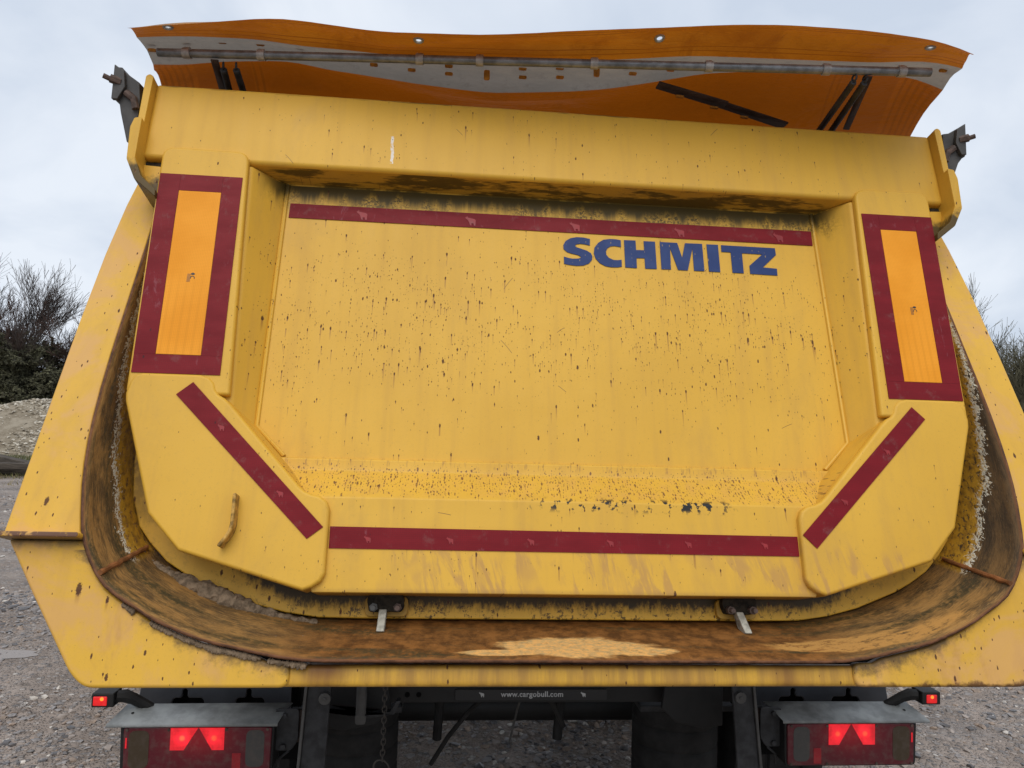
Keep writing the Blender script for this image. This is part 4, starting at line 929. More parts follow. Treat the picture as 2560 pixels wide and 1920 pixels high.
for sg in (-1, 1):
    # column front with rounded cap lapping over the rail
    pts_ = rounded([(1.121, 0.60), (1.144, 1.335), (0.906, 1.333), (0.868, 0.60)], 0.036, 6, (1, 2))
    pts_ = pts_ if sg > 0 else mir(pts_)
    bm = BM(); prism(bm, pts_, -0.014, 0.012)
    # slanting inner wall
    fr = [(0.900, 1.303), (0.864, 0.57)]; bk = [(0.812, 1.303), (0.818, 0.53)]
    ou = [(1.141, 1.303), (1.118, 0.57)]
    V = [bm.verts.new((sg * p[0], y, p[1])) for p, y in ((fr[0], 0.008), (fr[1], 0.008), (bk[1], 0.094), (bk[0], 0.094), (ou[0], 0.008), (ou[1], 0.008), (ou[1], 0.13), (ou[0], 0.13))]
    for q in ((0, 1, 2, 3), (4, 5, 1, 0), (4, 7, 6, 5), (5, 6, 2, 1), (0, 3, 7, 4)): bm.faces.new([V[i] for i in q])
    obj('side_column', bm, MAT['gate'], gate, MG, bevel=0.008, seg=3, angle=25)
    # weld line along the recess
    bm = BM(); tube(bm, [(sg * 0.812, 0.088, 1.30), (sg * 0.817, 0.088, 0.55), (sg * 0.738, 0.086, 0.470)], 0.006, 8)
    obj('weld_seam', bm, MAT['gate'], gate, MG)
    # doubling plate on the lower corner
    dp = [(1.119, 0.596), (1.113, 0.628), (1.104, 0.646), (1.085, 0.652), (0.945, 0.652), (0.922, 0.645), (0.908, 0.630), (0.902, 0.612), (0.893, 0.600), (0.876, 0.590), (0.860, 0.575), (0.672, 0.372), (0.658, 0.360), (0.640, 0.352), (0.620, 0.348), (0.602, 0.335), (0.594, 0.315), (0.592, 0.165), (0.600, 0.146), (0.618, 0.132), (0.640, 0.123), (0.936, 0.212), (1.018, 0.298), (1.116, 0.575)]
    if sg < 0: dp = mir(dp)
    bm = BM(); prism(bm, dp, -0.019, 0.060)
    obj('doubling_plate', bm, MAT['gate'], gate, MG, bevel=0.009, seg=3, angle=40)
    wd = [(0.905, 0.62), (0.64, 0.355), (0.70, 0.425), (0.745, 0.462), (0.825, 0.545), (0.88, 0.60)]
    bm = BM()
    V = [bm.verts.new(p) for p in ((sg * .872, .004, .590), (sg * .652, .004, .352), (sg * .700, .092, .422), (sg * .826, .092, .556))]
    bm.faces.new(V)
    V2 = [bm.verts.new((v.co.x + sg * 0.03, v.co.y + 0.02, v.co.z - 0.03)) for v in V]; bm.faces.new(V2[::-1])
    for i in range(4): bm.faces.new((V[i], V2[i], V2[(i + 1) % 4], V[(i + 1) % 4]))
    obj('corner_gusset', bm, MAT['gate'], gate, MG)
    # yellow hinge bracket at the end of the rail
    bm = BM(); o1 = rounded([(1.200, 1.395), (1.200, 1.562), (1.212, 1.570), (1.222, 1.562), (1.219, 1.395)], 0.005, 2)
    prism(bm, o1 if sg > 0 else mir(o1), -0.030, 0.15)
    o1 = rounded([(1.199, 1.402), (1.2195, 1.398), (1.226, 1.366), (1.218, 1.262), (1.192, 1.205), (1.134, 1.160), (1.134, 1.180), (1.174, 1.214), (1.196, 1.268)], 0.004, 2)
    prism(bm, o1 if sg > 0 else mir(o1), lambda p: -0.050 + 0.25 * max(0, 1.25 - p[1]), 0.15)
    o1 = [(1.13, 1.172), (1.178, 1.212), (1.200, 1.27), (1.200, 1.288), (1.13, 1.284)]
    prism(bm, o1 if sg > 0 else mir(o1), 0.014, 0.14)
    br = obj('hinge_bracket', bm, MAT['bracket'], gate, MG, bevel=0.004, seg=2)
    bm = BM(); box(bm, *sorted((sg * 1.135, sg * 1.2)), 0.02, 0.10, 1.287, 1.303); obj('grime', bm, MAT['grime'], gate, MG, bevel=0.004)
# outer skin behind the stiffened face
sk_ = [(1.120, 1.30), (1.120, 0.45), (1.108, 0.36), (1.080, 0.285), (1.046, 0.243), (1.0, 0.199), (0.95, 0.168), (0.90, 0.143), (0.786, 0.101), (0.70, 0.080), (0.62, 0.069), (0.50, 0.067), (0, 0.067)]
pts_ = sk_ + [(-x, v) for x, v in sk_[-2::-1]]
bm = BM(); prism(bm, pts_, 0.108, 0.150)
obj('skin_plate', bm, MAT['skin'], gate, MG, bevel=0.004, seg=2)

# markings
def strip(pts, y, name='reflective_tape', mat='tape'):
    bm = BM(); prism(bm, pts, y - 0.0012, y + 0.0006); return obj(name, bm, MAT[mat], gate, MG, smooth=False)
strip([(-0.800, 1.187), (0.8025, 1.186), (0.8040, 1.237), (-0.799, 1.235)], 0.0886)
strip([(-0.590, 0.224), (0.5895, 0.221), (0.5905, 0.271), (-0.591, 0.2765)], -0.0012)
strip([(-0.958, .629), (-0.995, .595), (-0.641, .243), (-0.605, .272)], -0.0202)
strip([(0.955, .627), (0.988, .593), (0.630, .239), (0.597, .273)], -0.0202)
for sg in (-1, 1):
    # red border pieces and the amber reflector inside them
    o_, i_ = (lambda v: 1.115 + 0.0355 * (v - .652)), (lambda v: 0.897 + 0.027 * (v - .652))
    oo, ii = (lambda v: 1.064 + 0.0307 * (v - .703)), (lambda v: 0.951 + 0.0266 * (v - .703))
    T0, T1, B0, B1 = 1.2435, 1.1915, 0.703, 0.6515
    E_ = 0.0004
    quads = [[(o_(B0), B0), (o_(T0), T0), (oo(T0), T0), (oo(B0), B0)], [(ii(B0), B0), (ii(T0), T0), (i_(T0), T0), (i_(B0), B0)],
             [(oo(T1) - E_, T1), (oo(T0) - E_, T0), (ii(T0) + E_, T0), (ii(T1) + E_, T1)], [(o_(B1), B1), (o_(B0) - E_, B0 - E_), (i_(B0), B0 - E_), (i_(B1), B1)]]
    for q in quads:
        strip([(sg * x, v) for x, v in q], -0.0152)
    strip([(sg * (oo(B0) - 0.001), B0 + .001), (sg * (oo(T1) - .001), T1 - .001), (sg * (ii(T1) + .001), T1 - .001), (sg * (ii(B0) + .001), B0 + .001)], -0.0150, 'amber_reflector', 'orange')
    # tiny printed approval mark, turned on its side
    cx, cv = (-1.009, 0.925) if sg < 0 else (1.019, 0.925)
    bm = BM(); n = 10
    for k in range(n):
        a0, a1 = math.pi * (-0.15 + 1.3 * k / n), math.pi * (-0.15 + 1.3 * (k + 1) / n)
        f_ = lambda a, r: (cx + 0.005 + r * math.cos(a), cv - 0.002 + r * math.sin(a))
        sheet(bm, [f_(a0, .0062), f_(a1, .0062), f_(a1, .0042), f_(a0, .0042)], -0.0168)
    sheet(bm, [(cx + .005 + .0052 * math.cos(k * .524), cv + .010 + .0034 * math.sin(k * .524)) for k in range(12)], -0.0168)
    obj('approval_mark', bm, MAT['print'], gate, MG, smooth=False)
    bm = BM()
    for k in range(3): sheet(bm, [(cx - .0085 + .003 * k, cv - .014), (cx - .0065 + .003 * k, cv - .014), (cx - .0065 + .003 * k, cv + .010), (cx - .0085 + .003 * k, cv + .010)], -0.0168)
    obj('fine_print', bm, MAT['print2'], gate, MG, smooth=False)
for k_, P_ in LETTERS.items():
    bm = BM(); prism(bm, P_, 0.0876, 0.0892); obj('letter', bm, MAT['blue'], gate, MG, smooth=False)
def elephant(x, v, y, k, name, mat, parent, frame):
    bm = BM(); prism(bm, [(x + k * a, v + k * b) for a, b in ELEPHANT], y - 0.0005, y + 0.0003); return obj(name, bm, MAT[mat], parent, frame, smooth=False)
for x in (-0.589, -0.267, 0.050, 0.376, 0.692): elephant(x, 1.208, 0.0868, 1.0, 'emblem', 'emblem', gate, MG)
for x in (-0.50, -0.30, -0.10, 0.10, 0.30, 0.50): elephant(x, 0.247, -0.0030, 0.55, 'emblem', 'emblem', gate, MG)
for x, v in ((-0.875, 0.512), (-0.715, 0.350), (0.86, 0.498), (0.72, 0.360)): elephant(x, v, -0.0220, 0.55, 'emblem', 'emblem', gate, MG)

# bent flat-bar grab handle welded to the left doubling plate
pth = [(-0.8135, 0.344), (-0.812, 0.30), (-0.811, 0.272), (-0.8145, 0.255), (-0.822, 0.240), (-0.836, 0.219)]
bm = BM(); L1 = []
for i, p in enumerate(pth):
    a = Vector(pth[max(i - 1, 0)]); b = Vector(pth[min(i + 1, len(pth) - 1)]); d = (b - a).normalized(); nrm = Vector((-d.y, d.x)) * 0.0042
    L1.append([bm.verts.new((p[0] + s_ * nrm.x, y, p[1] + s_ * nrm.y)) for s_, y in ((1, -0.015), (1, -0.052), (-1, -0.052), (-1, -0.015))])
for A, B in zip(L1, L1[1:]):
    for k in range(4): bm.faces.new((A[k], A[(k + 1) % 4], B[(k + 1) % 4], B[k]))
bm.faces.new(L1[0]); bm.faces.new(L1[-1][::-1])
obj('grab_handle', bm, MAT['handle'], gate, MG, bevel=0.003, seg=2)

# latches at the foot of the gate
for sg, cx in ((-1, -0.4505), (1, 0.4485)):
    bm = BM(); prism(bm, rounded([(cx - .053, .071), (cx - .053, .120), (cx + .053, .120), (cx + .053, .071)], 0.016, 4), 0.094, 0.110)
    la = obj('latch_plate', bm, MAT['gate'], gate, MG, bevel=0.002, seg=2)
    bm = BM(); prism(bm, rounded([(cx - .042, .082), (cx - .046, .122), (cx + .046, .122), (cx + .042, .082)], 0.012, 3), 0.070, 0.096)
    bmesh.ops.subdivide_edges(bm, edges=bm.edges[:], cuts=2, use_grid_fill=True)
    for v in bm.verts: v.co += Vector((1, 1, 1)) * 0.004 * mnoise.noise(v.co * 60)
    obj('latch_block', bm, MAT['grime'], gate, MG)
    for dx in (-0.029, 0.029):
        bm = BM(); tube(bm, [(cx + dx, 0.075, .093), (cx + dx, 0.054, .091)], 0.0105, 6); tube(bm, [(cx + dx, 0.06, .0915), (cx + dx, 0.040, .089)], 0.0062, 10)
        obj('bolt', bm, MAT['rod'] if (sg < 0 and dx < 0) else MAT['rustbolt'], gate, MG)
    x0 = cx - 0.006; lean = 0.004 if sg > 0 else -0.001
    bm = BM()
    prism(bm, [(0.086, .088), (0.058, .087), (0.030, .035), (0.052, .030), (0.075, .045)], x0 - .0095, x0 + .0095, 'yz')
    for v in bm.verts:
        if v.co.z < 0.05: v.co.x += lean * 2
    obj('latch_claw', bm, MAT['claw'], gate, MG, bevel=0.0025, seg=2)
# holes in the chute floor under the claws read as dark slots
for cx in (-0.456, 0.452):
    bm = BM(); w = g2w(cx, 0.06, 0.034)
    box(bm, cx - .013, cx + .013, w.y - 0.002, w.y + 0.035, -0.03 + 0.0, 0.0215 + 0.002)
    # keep only a sliver proud of the floor
    obj('latch_slot', bm, MAT['black'], body, MW)

# grey hinge arms with their bolts
for P_, sg, zb in (([(-1.318, 1.540), (-1.302, 1.540), (-1.294, 1.526), (-1.251, 1.497), (-1.247, 1.451), (-1.250, 1.390), (-1.258, 1.327), (-1.278, 1.317), (-1.300, 1.405), (-1.305, 1.433), (-1.320, 1.442)], -1, 1.490),
                   ([(1.316, 1.539), (1.329, 1.540), (1.329, 1.439), (1.318, 1.432), (1.305, 1.415), (1.290, 1.372), (1.262, 1.36), (1.255, 1.43), (1.250, 1.508), (1.272, 1.512)], 1, 1.487)):
    bm = BM(); prism(bm, P_, 0.445, 0.50)
    x0, x1 = sorted((sg * 1.300, sg * 1.331)); 
    ar = obj('hinge_arm', bm, MAT['grey'], TR, MW, bevel=0.003, seg=2)
    bm = BM(); h6 = [(sg * 1.318, 1.541), (sg * 1.290, 1.522), (sg * 1.285, 1.476), (sg * 1.305, 1.438), (sg * 1.322, 1.438)]
    prism(bm, h6, 0.430, 0.4455); obj('hinge_arm_plate', bm, MAT['grey'], ar, MW, bevel=0.002, seg=2)
    bm = BM(); tube(bm, [(sg * 1.30, 0.437, zb), (sg * 1.326, 0.426, zb + .006)], 0.0125, 6); tube(bm, [(sg * 1.31, 0.437, zb), (sg * 1.343, 0.420, zb + .010)], 0.0075, 10)
    obj('bolt', bm, MAT['rustbolt'], ar, MW)
    bm = BM(); tube(bm, [(sg * 1.285, 0.44, 1.462), (sg * 1.262, 0.44, 1.445), (sg * 1.255, 0.44, 1.415)], 0.011, 8)
    obj('hinge_pin', bm, MAT['rustbolt'], ar, MW)

# ---- tarpaulin drawn back over the body, its rear end raised on a tube
def strip_mesh(name, rows, mat, parent, uv=True):
    bm = BM(); L = bm.loops.layers.uv.new('UVMap'); N = len(rows[0]); g = []
    for j, r in enumerate(rows): g.append([bm.verts.new(p) for p in r])
    for j in range(len(rows) - 1):
        for i in range(N - 1):
            f = bm.faces.new((g[j][i], g[j][i + 1], g[j + 1][i + 1], g[j + 1][i]))
            for l, (jj, ii_) in zip(f.loops, ((j, i), (j, i + 1), (j + 1, i + 1), (j + 1, i))): l[L].uv = (ii_ / (N - 1), jj / (len(rows) - 1))
    return obj(name, bm, mat, parent, MW, angle=80)
E0, E1, E2, E3 = [[Vector(p) for p in r] for r in TARP]
def fine(E): return [E[int(i // 4)].lerp(E[min(60, int(i // 4) + 1)], (i % 4) / 4) for i in range(241)]
rows = [[a.lerp(b, k / 16) + Vector((0, 0, (0.010 + 0.012 * mnoise.noise((a.x * 4, k * 0.15, 2))) * math.sin(math.pi * k / 16))) for a, b in zip(fine(E0), fine(E1))] for k in range(17)]
roof = [E2, E3]
def rr(y, dz, wide):
    return [Vector((wide * (2 * i / 60 - 1), y - 0.02 * (2 * i / 60 - 1), 1.60 + dz + 0.016 * mnoise.noise((i * 0.16, y * 2.1, 0.3)) + 0.006 * mnoise.noise((i * 0.5, y * 4, 4)))) for i in range(61)]
mid_ = rr(0.70, 0.0, 1.295)
back = [[a.lerp(b, k / 4) + Vector((0, 0, 0.012 * math.sin(math.pi * k / 4))) for a, b in zip(E3, mid_)] for k in range(1, 5)]
roof = [E2, E3] + back + [rr(y, 0.01, 1.30) for y in (0.9, 1.15, 1.5, 2.0, 2.8, 3.8, 5.0, 6.2)]
tp = strip_mesh('tarpaulin', roof, MAT['tarp'], TR)
tp['label'] = 'orange underside of the open tarpaulin'
hem = strip_mesh('hem', rows, MAT['hem'], tp)
EY = []
for p, t in zip(EYE, (0.56, 0.46, 0.42, 0.42)):
    j = round(t * 16); i = min(range(241), key=lambda i: abs(rows[j][i].x - p[0]))
    EY.append((rows[j][i].copy(), (rows[j + 2][i] - rows[j - 2][i]).cross(rows[j][min(240, i + 2)] - rows[j][max(0, i - 2)]).normalized()))
EYE = [e[0] for e in EY]
bm = BM(); bm.from_mesh(hem.data)                                   # punch the eyelet holes through the cloth
bmesh.ops.delete(bm, geom=[f for f in bm.faces if any((f.calc_center_median() - p).length < 0.0100 for p in EYE)], context='FACES')
bm.to_mesh(hem.data); bm.free()
bd = [[a.lerp(b, k / 5) + Vector((0, 0, (0.010 + 0.008 * mnoise.noise((a.x * 6, k * 0.6, 7))) * math.sin(math.pi * k / 5))) for a, b in zip(E1, E2)] for k in range(6)]
strip_mesh('reinforcement_band', bd, MAT['band'], tp)
for p, nrm_ in EY:
    bm = BM(); c = Vector(p); torus(bm, c, nrm_, 0.0118, 0.0040, 18, 6)
    obj('eyelet', bm, MAT['clip'], tp, MW)
for i, p in enumerate(SLOTS):
    bm = BM(); w_, h_ = (0.009, 0.015) if i in (11, 16) else (0.012, 0.0045)
    prism(bm, rounded([(p[0] - w_, p[2] - h_), (p[0] + w_, p[2] - h_), (p[0] + w_, p[2] + h_), (p[0] - w_, p[2] + h_)], 0.005, 2), p[1] - 0.036, p[1] - 0.030)
    obj('belt_slot', bm, MAT['slot'], tp, MW, smooth=False)
ta, tb = Vector((-1.207, 0.453, 1.595)), Vector((1.061, 0.231, 1.595))
bm = BM(); tube(bm, [ta.lerp(tb, k / 8) for k in range(9)], 0.0125, 14)
tu = obj('support_tube', bm, MAT['tubem'], TR, MW)
for t in (0.038, 0.135, 0.341, 0.419, 0.567, 0.715, 0.866, 0.963):
    c = ta.lerp(tb, t); d = (tb - ta).normalized()
    bm = BM(); tube(bm, [c - d * 0.011, c + d * 0.011], 0.0158, 14); tube(bm, [c - d * 0.009 + Vector((0, 0, .012)), c + d * 0.009 + Vector((0, 0, .012))], 0.007, 6)
    obj('tube_clip', bm, MAT['clip'], tu, MW)
for (a, b) in (((.843, .262, 1.565), (.912, .62, 1.55)), ((.876, .262, 1.565), (.955, .62, 1.55)), ((-1.018, .458, 1.560), (-1.045, .64, 1.55)), ((-0.980, .455, 1.560), (-1.000, .64, 1.55))):
    a, b = Vector(a), Vector(b); bm = BM()
    n = 46; tube(bm, [a.lerp(b, k / n) for k in range(n + 1)], [0.0105 if k % 2 else 0.0082 for k in range(n + 1)], 10)
    torus(bm, a + Vector((0, -0.004, 0.010)), (1, 0.2, 0), 0.009, 0.003, 12, 6)
    obj('tension_spring', bm, MAT['dusty'], TR, MW)
for (a, b, w) in (((.880, .245, 1.578), (1.010, .60, 1.572), .011), ((-1.036, .428, 1.575), (-1.062, .60, 1.565), .011)):
    a, b = Vector(a), Vector(b); bm = BM(); W = Vector((w, 0, 0))
    for off in (0,): bm.faces.new([bm.verts.new(q) for q in (a - W, a + W, b + W, b - W)])
    o = obj('flat_strap', bm, MAT['strap'], TR, MW); s_ = o.modifiers.new('solid', 'SOLIDIFY'); s_.thickness = 0.004
bm = BM(); A_ = [Vector((.300, .43, 1.592)), Vector((.55, .515, 1.580)), Vector((.80, .62, 1.572))]
for p, q in zip(A_, A_[1:]): bm.faces.new([bm.verts.new(v) for v in (p + Vector((0, -.022, 0)), q + Vector((0, -.030, 0)), q + Vector((0, .02, 0)), p + Vector((0, .02, 0)))])
bmesh.ops.remove_doubles(bm, verts=bm.verts[:], dist=1e-4)
dk_ = obj('sling_belt', bm, MAT['strap'], TR, MW); s_ = dk_.modifiers.new('solid', 'SOLIDIFY'); s_.thickness = 0.005
for t in (0.16, 0.42, 0.66):
    p = (A_[0].lerp(A_[2], t)); bm = BM(); prism(bm, rounded([(p.x - .014, p.y - .010), (p.x + .014, p.y - .006), (p.x + .014, p.y + .004), (p.x - .014, p.y)], .004, 2), p.z - 0.016, p.z - 0.010, 'xy'); obj('belt_slot', bm, MAT['slot'], dk_, MW, smooth=False)

# ---- lamps and their shields
for sg in (-1, 1):
    X = lambda a, b: sorted((sg * a, sg * b))
    fl = (lambda P_: P_) if sg > 0 else mir
    bm = BM(); prism(bm, fl(rounded([(.805, -.404), (1.256, -.404), (1.252, -.548), (.808, -.548)], .014, 4)), 0.586, 0.680)
    lp = obj('tail_lamp', bm, MAT['black'], TR, MW, bevel=0.004, seg=2)
    lp['label'] = 'left tail lamp lit red' if sg < 0 else 'right tail lamp lit red'
    bm = BM(); prism(bm, fl(rounded([(.812, -.411), (1.243, -.411), (1.240, -.542), (.814, -.542)], .010, 4)), 0.578, 0.590)
    obj('lens', bm, MAT['lens'], lp, MW, bevel=0.003, seg=2)
    win = lambda pts, name, mat, y=0.5772: obj(name, (lambda b: (prism(b, fl(pts), y, 0.582), b)[1])(BM()), MAT[mat], lp, MW, smooth=False)
    win(rounded([(.832, -.419), (.886, -.419), (.886, -.528), (.832, -.528)], .020, 5, (0, 1, 2, 3)), 'clear_window', 'clear')
    win(rounded([(1.168, -.419), (1.226, -.419), (1.226, -.528), (1.168, -.528)], .020, 5, (0, 1, 2, 3)), 'amber_window', 'amber')
    win([(.950, -.412), (1.0245, -.412), (.985, -.477), (.950, -.477)], 'lit_window', 'lit')
    win([(1.0275, -.412), (1.107, -.412), (1.107, -.477), (1.067, -.477)], 'lit_window', 'lit')
    win([(.900, -.487), (.925, -.487), (.925, -.535), (.900, -.535)], 'dim_window', 'glow')
    win([(1.232, -.440), (1.236, -.440), (1.236, -.470), (1.232, -.470)], 'side_glint', 'lit')
    for x in (.824, .944, 1.112, 1.232):
        for z in (-.4165, -.5365):
            bm = BM(); tube(bm, [(sg * x, .580, z), (sg * x, .5745, z)], .0042, 8); obj('screw', bm, MAT['rustbolt'], lp, MW)
    # folded zinc shield over the lamp
    bm = BM(); top = [(.768, .665, -.3715), (1.268, .665, -.3735), (1.292, .574, -.3995), (.795, .574, -.3985), (.788, .610, -.388), (.782, .640, -.379)]
    V = [bm.verts.new((sg * p[0], p[1], p[2])) for p in top]; bm.faces.new(V)
    V3 = [bm.verts.new((sg * 1.292, .5735, -.4075)), bm.verts.new((sg * .795, .5735, -.4065))]; bm.faces.new((V[3], V[2], V3[0], V3[1]))
    sh_ = obj('lamp_shield', bm, MAT['shield'], TR, MW, angle=30)
    s_ = sh_.modifiers.new('solid', 'SOLIDIFY'); s_.thickness = 0.003; s_.offset = 0
    for x, y, z in ((1.236, .622, -.3860), (.806, .628, -.3825)):
        bm = BM(); tube(bm, [(sg * x, y, z + .0004), (sg * x, y - .0009, z + .0028)], .0046, 8); obj('rivet_hole', bm, MAT['black'], sh_, MW)
    # holder plate
    bm = BM(); prism(bm, fl(rounded([(.740, -.374), (.812, -.374), (.812, -.500), (.760, -.500), (.740, -.470)], .01, 2)), .622, .630)
    hp = obj('lamp_holder', bm, MAT['dusty'], TR, MW, bevel=.002)
    for z in (-.392, -.486):
        bm = BM(); tube(bm, [(sg * .784, .622, z), (sg * .784, .612, z)], .0085, 6); obj('bolt', bm, MAT['dusty'], hp, MW)
    bm = BM(); prism(bm, fl([(.700, -.384), (.758, -.384), (.758, -.482), (.700, -.482)]), .640, .650); obj('lamp_holder', bm, MAT['rustbolt'], TR, MW)
    bm = BM(); tube(bm, [(sg * .765, .64, -.482), (sg * .770, .63, -.505), (sg * .795, .63, -.525), (sg * .80, .64, -.56)], .004, 6); obj('cable', bm, MAT['dusty'], TR, MW)
    bm = BM(); tube(bm, [(sg * .700, .65, -.30), (sg * .716, .65, -.365), (sg * .735, .645, -.380), (sg * .765, .64, -.378)], .004, 6); obj('cable', bm, MAT['dusty'], TR, MW)
    # side marker on a bent rubber arm
    bm = BM(); box(bm, *X(1.285, 1.350), .600, .660, -.360, -.318)
    mk = obj('marker_lamp', bm, MAT['black'], TR, MW, bevel=.004, seg=2)
    mk['label'] = 'left side marker lamp glowing red' if sg < 0 else 'right side marker lamp glowing red'
    x0 = (1.3045, 1.344) if sg < 0 else (1.300, 1.336)
    bm = BM(); box(bm, *X(*x0), .597, .604, -.354, -.327); obj('lens', bm, MAT['lit2'], mk, MW, bevel=.002, seg=1)
    bm = BM(); tube(bm, [(sg * 1.318, .5985, -.3335), (sg * 1.318, .5960, -.3335)], .0055, 10); obj('bulb_glow', bm, MAT['spot'], mk, MW)
    bm = BM(); pa = [(1.29, .63, -.337), (1.268, .64, -.339), (1.245, .65, -.352), (1.185, .665, -.392)]
    tube(bm, [(sg * a, b, c) for a, b, c in pa], [.017, .020, .017, .015], 8); obj('marker_arm', bm, MAT['black'], mk, MW)
    # plastic mudguard behind the lamps
    mg = rounded([(1.275, -.32), (1.310, -.52), (1.215, -.52), (1.178, -.405), (1.150, -.405), (1.150, -.375), (1.135, -.375), (1.135, -.405), (1.085, -.405), (1.050, -.52), (1.010, -.52), (.975, -.405), (.945, -.405), (.945, -.375), (.930, -.375), (.930, -.405), (.890, -.405), (.86, -.52), (.80, -.52), (.80, -.32)], .008, 2)
    bm = BM(); prism(bm, fl(mg), .80, .815)
    mgd = obj('mudguard', bm, MAT['plastic'], TR, MW, bevel=.005, seg=2)
    bm = BM(); box(bm, *X(.78, 1.27), .84, .86, -.62, -.25); obj('shade_backing', bm, MAT['gap_shade'], TR, MW)  # added black panel so the mudguard notches look shaded
    # support bar with its washer
    pb = [(.626, -.20), (.690, -.20), (.735, -.62), (.662, -.62)] if sg > 0 else [(-.708, -.20), (-.640, -.20), (-.655, -.62), (-.732, -.62)]
    bm = BM(); prism(bm, pb, .600, .612)
    e0 = (pb[1], pb[2]) if sg > 0 else (pb[0], pb[3])
    sb = obj('support_bar', bm, MAT['dusty'], TR, MW, bevel=.003)
    bm = BM(); d_ = [(e0[0][0], -.20), (e0[0][0] + sg * .009, -.20), (e0[1][0] + sg * .009, -.62), (e0[1][0], -.62)]
    prism(bm, d_, .592, .64); obj('bar_edge', bm, MAT['rod'], sb, MW, bevel=.002)
    bm = BM(); tube(bm, [(sg * .660, .600, -.332), (sg * .660, .588, -.332)], .0185, 20); tube(bm, [(sg * .660, .59, -.332), (sg * .660, .585, -.332)], .006, 10)
    obj('washer', bm, MAT['rod'], sb, MW, bevel=.0015, seg=1)
    # air spring drums under the frame
    bm = BM(); pts_ = []; rad = []
    for k in range(41):
        z = -.53 - .40 * k / 40; pts_.append((sg * .625, 1.16, z)); rad.append(.166 - (.006 if k % 8 == 0 else 0) - (.02 if k == 0 else 0))
    tube(bm, pts_, rad, 40); obj('air_spring', bm, MAT['rubber'], TR, MW)
    bm = BM(); box(bm, *X(.44, .80), .99, 1.30, -.528, -.505); obj('air_spring_plate', bm, MAT['dusty'], TR, MW, bevel=.004)
    bm = BM(); prism(bm, fl([(.49, -.30), (.47, -.452), (.52, -.500), (.62, -.520), (.69, -.512), (.69, -.30)]), .82, .84); obj('frame_bracket', bm, MAT['black'], TR, MW, bevel=.004)
    # rear wheel
    bm = BM(); prof = [(.84, .30), (.835, .40), (.85, .465), (.90, .492), (.955, .490), (.96, .482), (.97, .482), (.975, .492), (1.03, .494), (1.09, .492), (1.095, .482), (1.105, .482), (1.11, .490), (1.165, .490), (1.205, .465), (1.22, .40), (1.21, .30)]
    rings = []
    for k in range(48):
        a = 2 * math.pi * k / 48; rings.append([bm.verts.new((sg * x, 1.55 + r * math.cos(a), -Z0 + .49 + r * math.sin(a))) for x, r in prof])
    for k in range(48):
        for j in range(len(prof) - 1): bm.faces.new((rings[k][j], rings[k][j + 1], rings[(k + 1) % 48][j + 1], rings[(k + 1) % 48][j]))
    wh = obj('wheel', bm, MAT['rubber'], TR, MW)
    for dy in (1.31, 2.62): link('wheel', wh.data, TR, MW @ Matrix.Translation((0, dy, 0)))  # unseen further wheels, added to block side light under the body
    bm = BM(); tube(bm, [(sg * .86, 1.55, -Z0 + .49), (sg * 1.15, 1.55, -Z0 + .49)], .295, 32); obj('rim', bm, MAT['grey'], wh, MW)
    # chassis rail
    bm = BM(); box(bm, *X(.40, .50), .92, 6.0, -.46, -.20); obj('chassis_rail', bm, MAT['black'], TR, MW)
bm = BM(); tube(bm, [(-.84, 1.55, -Z0 + .47), (.84, 1.55, -Z0 + .47)], .065, 16); obj('axle', bm, MAT['black'], TR, MW)
bm = BM(); box(bm, -.84, .84, 2.86, 2.99, -Z0 + .40, -Z0 + .53); obj('axle', bm, MAT['black'], TR, MW, bevel=.02)
# steel cross member with its printed plate
bm = BM(); box(bm, -.80, .80, .90, .96, -.459, -.33)
cm = obj('cross_member', bm, MAT['black'], TR, MW, bevel=.004)
bm = BM(); prism(bm, rounded([(-.252, -.4475), (.290, -.4475), (.290, -.411), (-.252, -.411)], .005, 2), .893, .902); obj('name_plate', bm, MAT['plate'], cm, MW, smooth=False)
cu = bpy.data.curves.new('web_address', 'FONT'); cu.body = 'www.cargobull.com'; cu.size = .0262; cu.extrude = .0004; cu.offset = .00055; cu.space_character = 1.06
cu.align_x = 'CENTER'; cu.align_y = 'CENTER'; cu.materials.append(MAT['pale_text'])
to = bpy.data.objects.new('web_address_curve', cu)
wm_ = bpy.data.meshes.new_from_object(to); bpy.data.objects.remove(to); bpy.data.curves.remove(cu)
if not wm_.materials: wm_.materials.append(MAT['pale_text'])
link('web_address', wm_, cm, MW @ Matrix.Translation((.0205, .8920, -.4275)) @ Matrix.Rotation(R(90), 4, 'X'), smooth=False)
for x in (-.160, .203): elephant(x, -.4275, .8920, .58, 'emblem', 'pale_text', cm, MW)
for x in (-.42, .555, .60, .645, -.38): 
    bm = BM(); tube(bm, [(x, .902, -.43), (x, .897, -.43)], .009, 10); obj('bolt_hole', bm, MAT['gap_shade'], cm, MW)
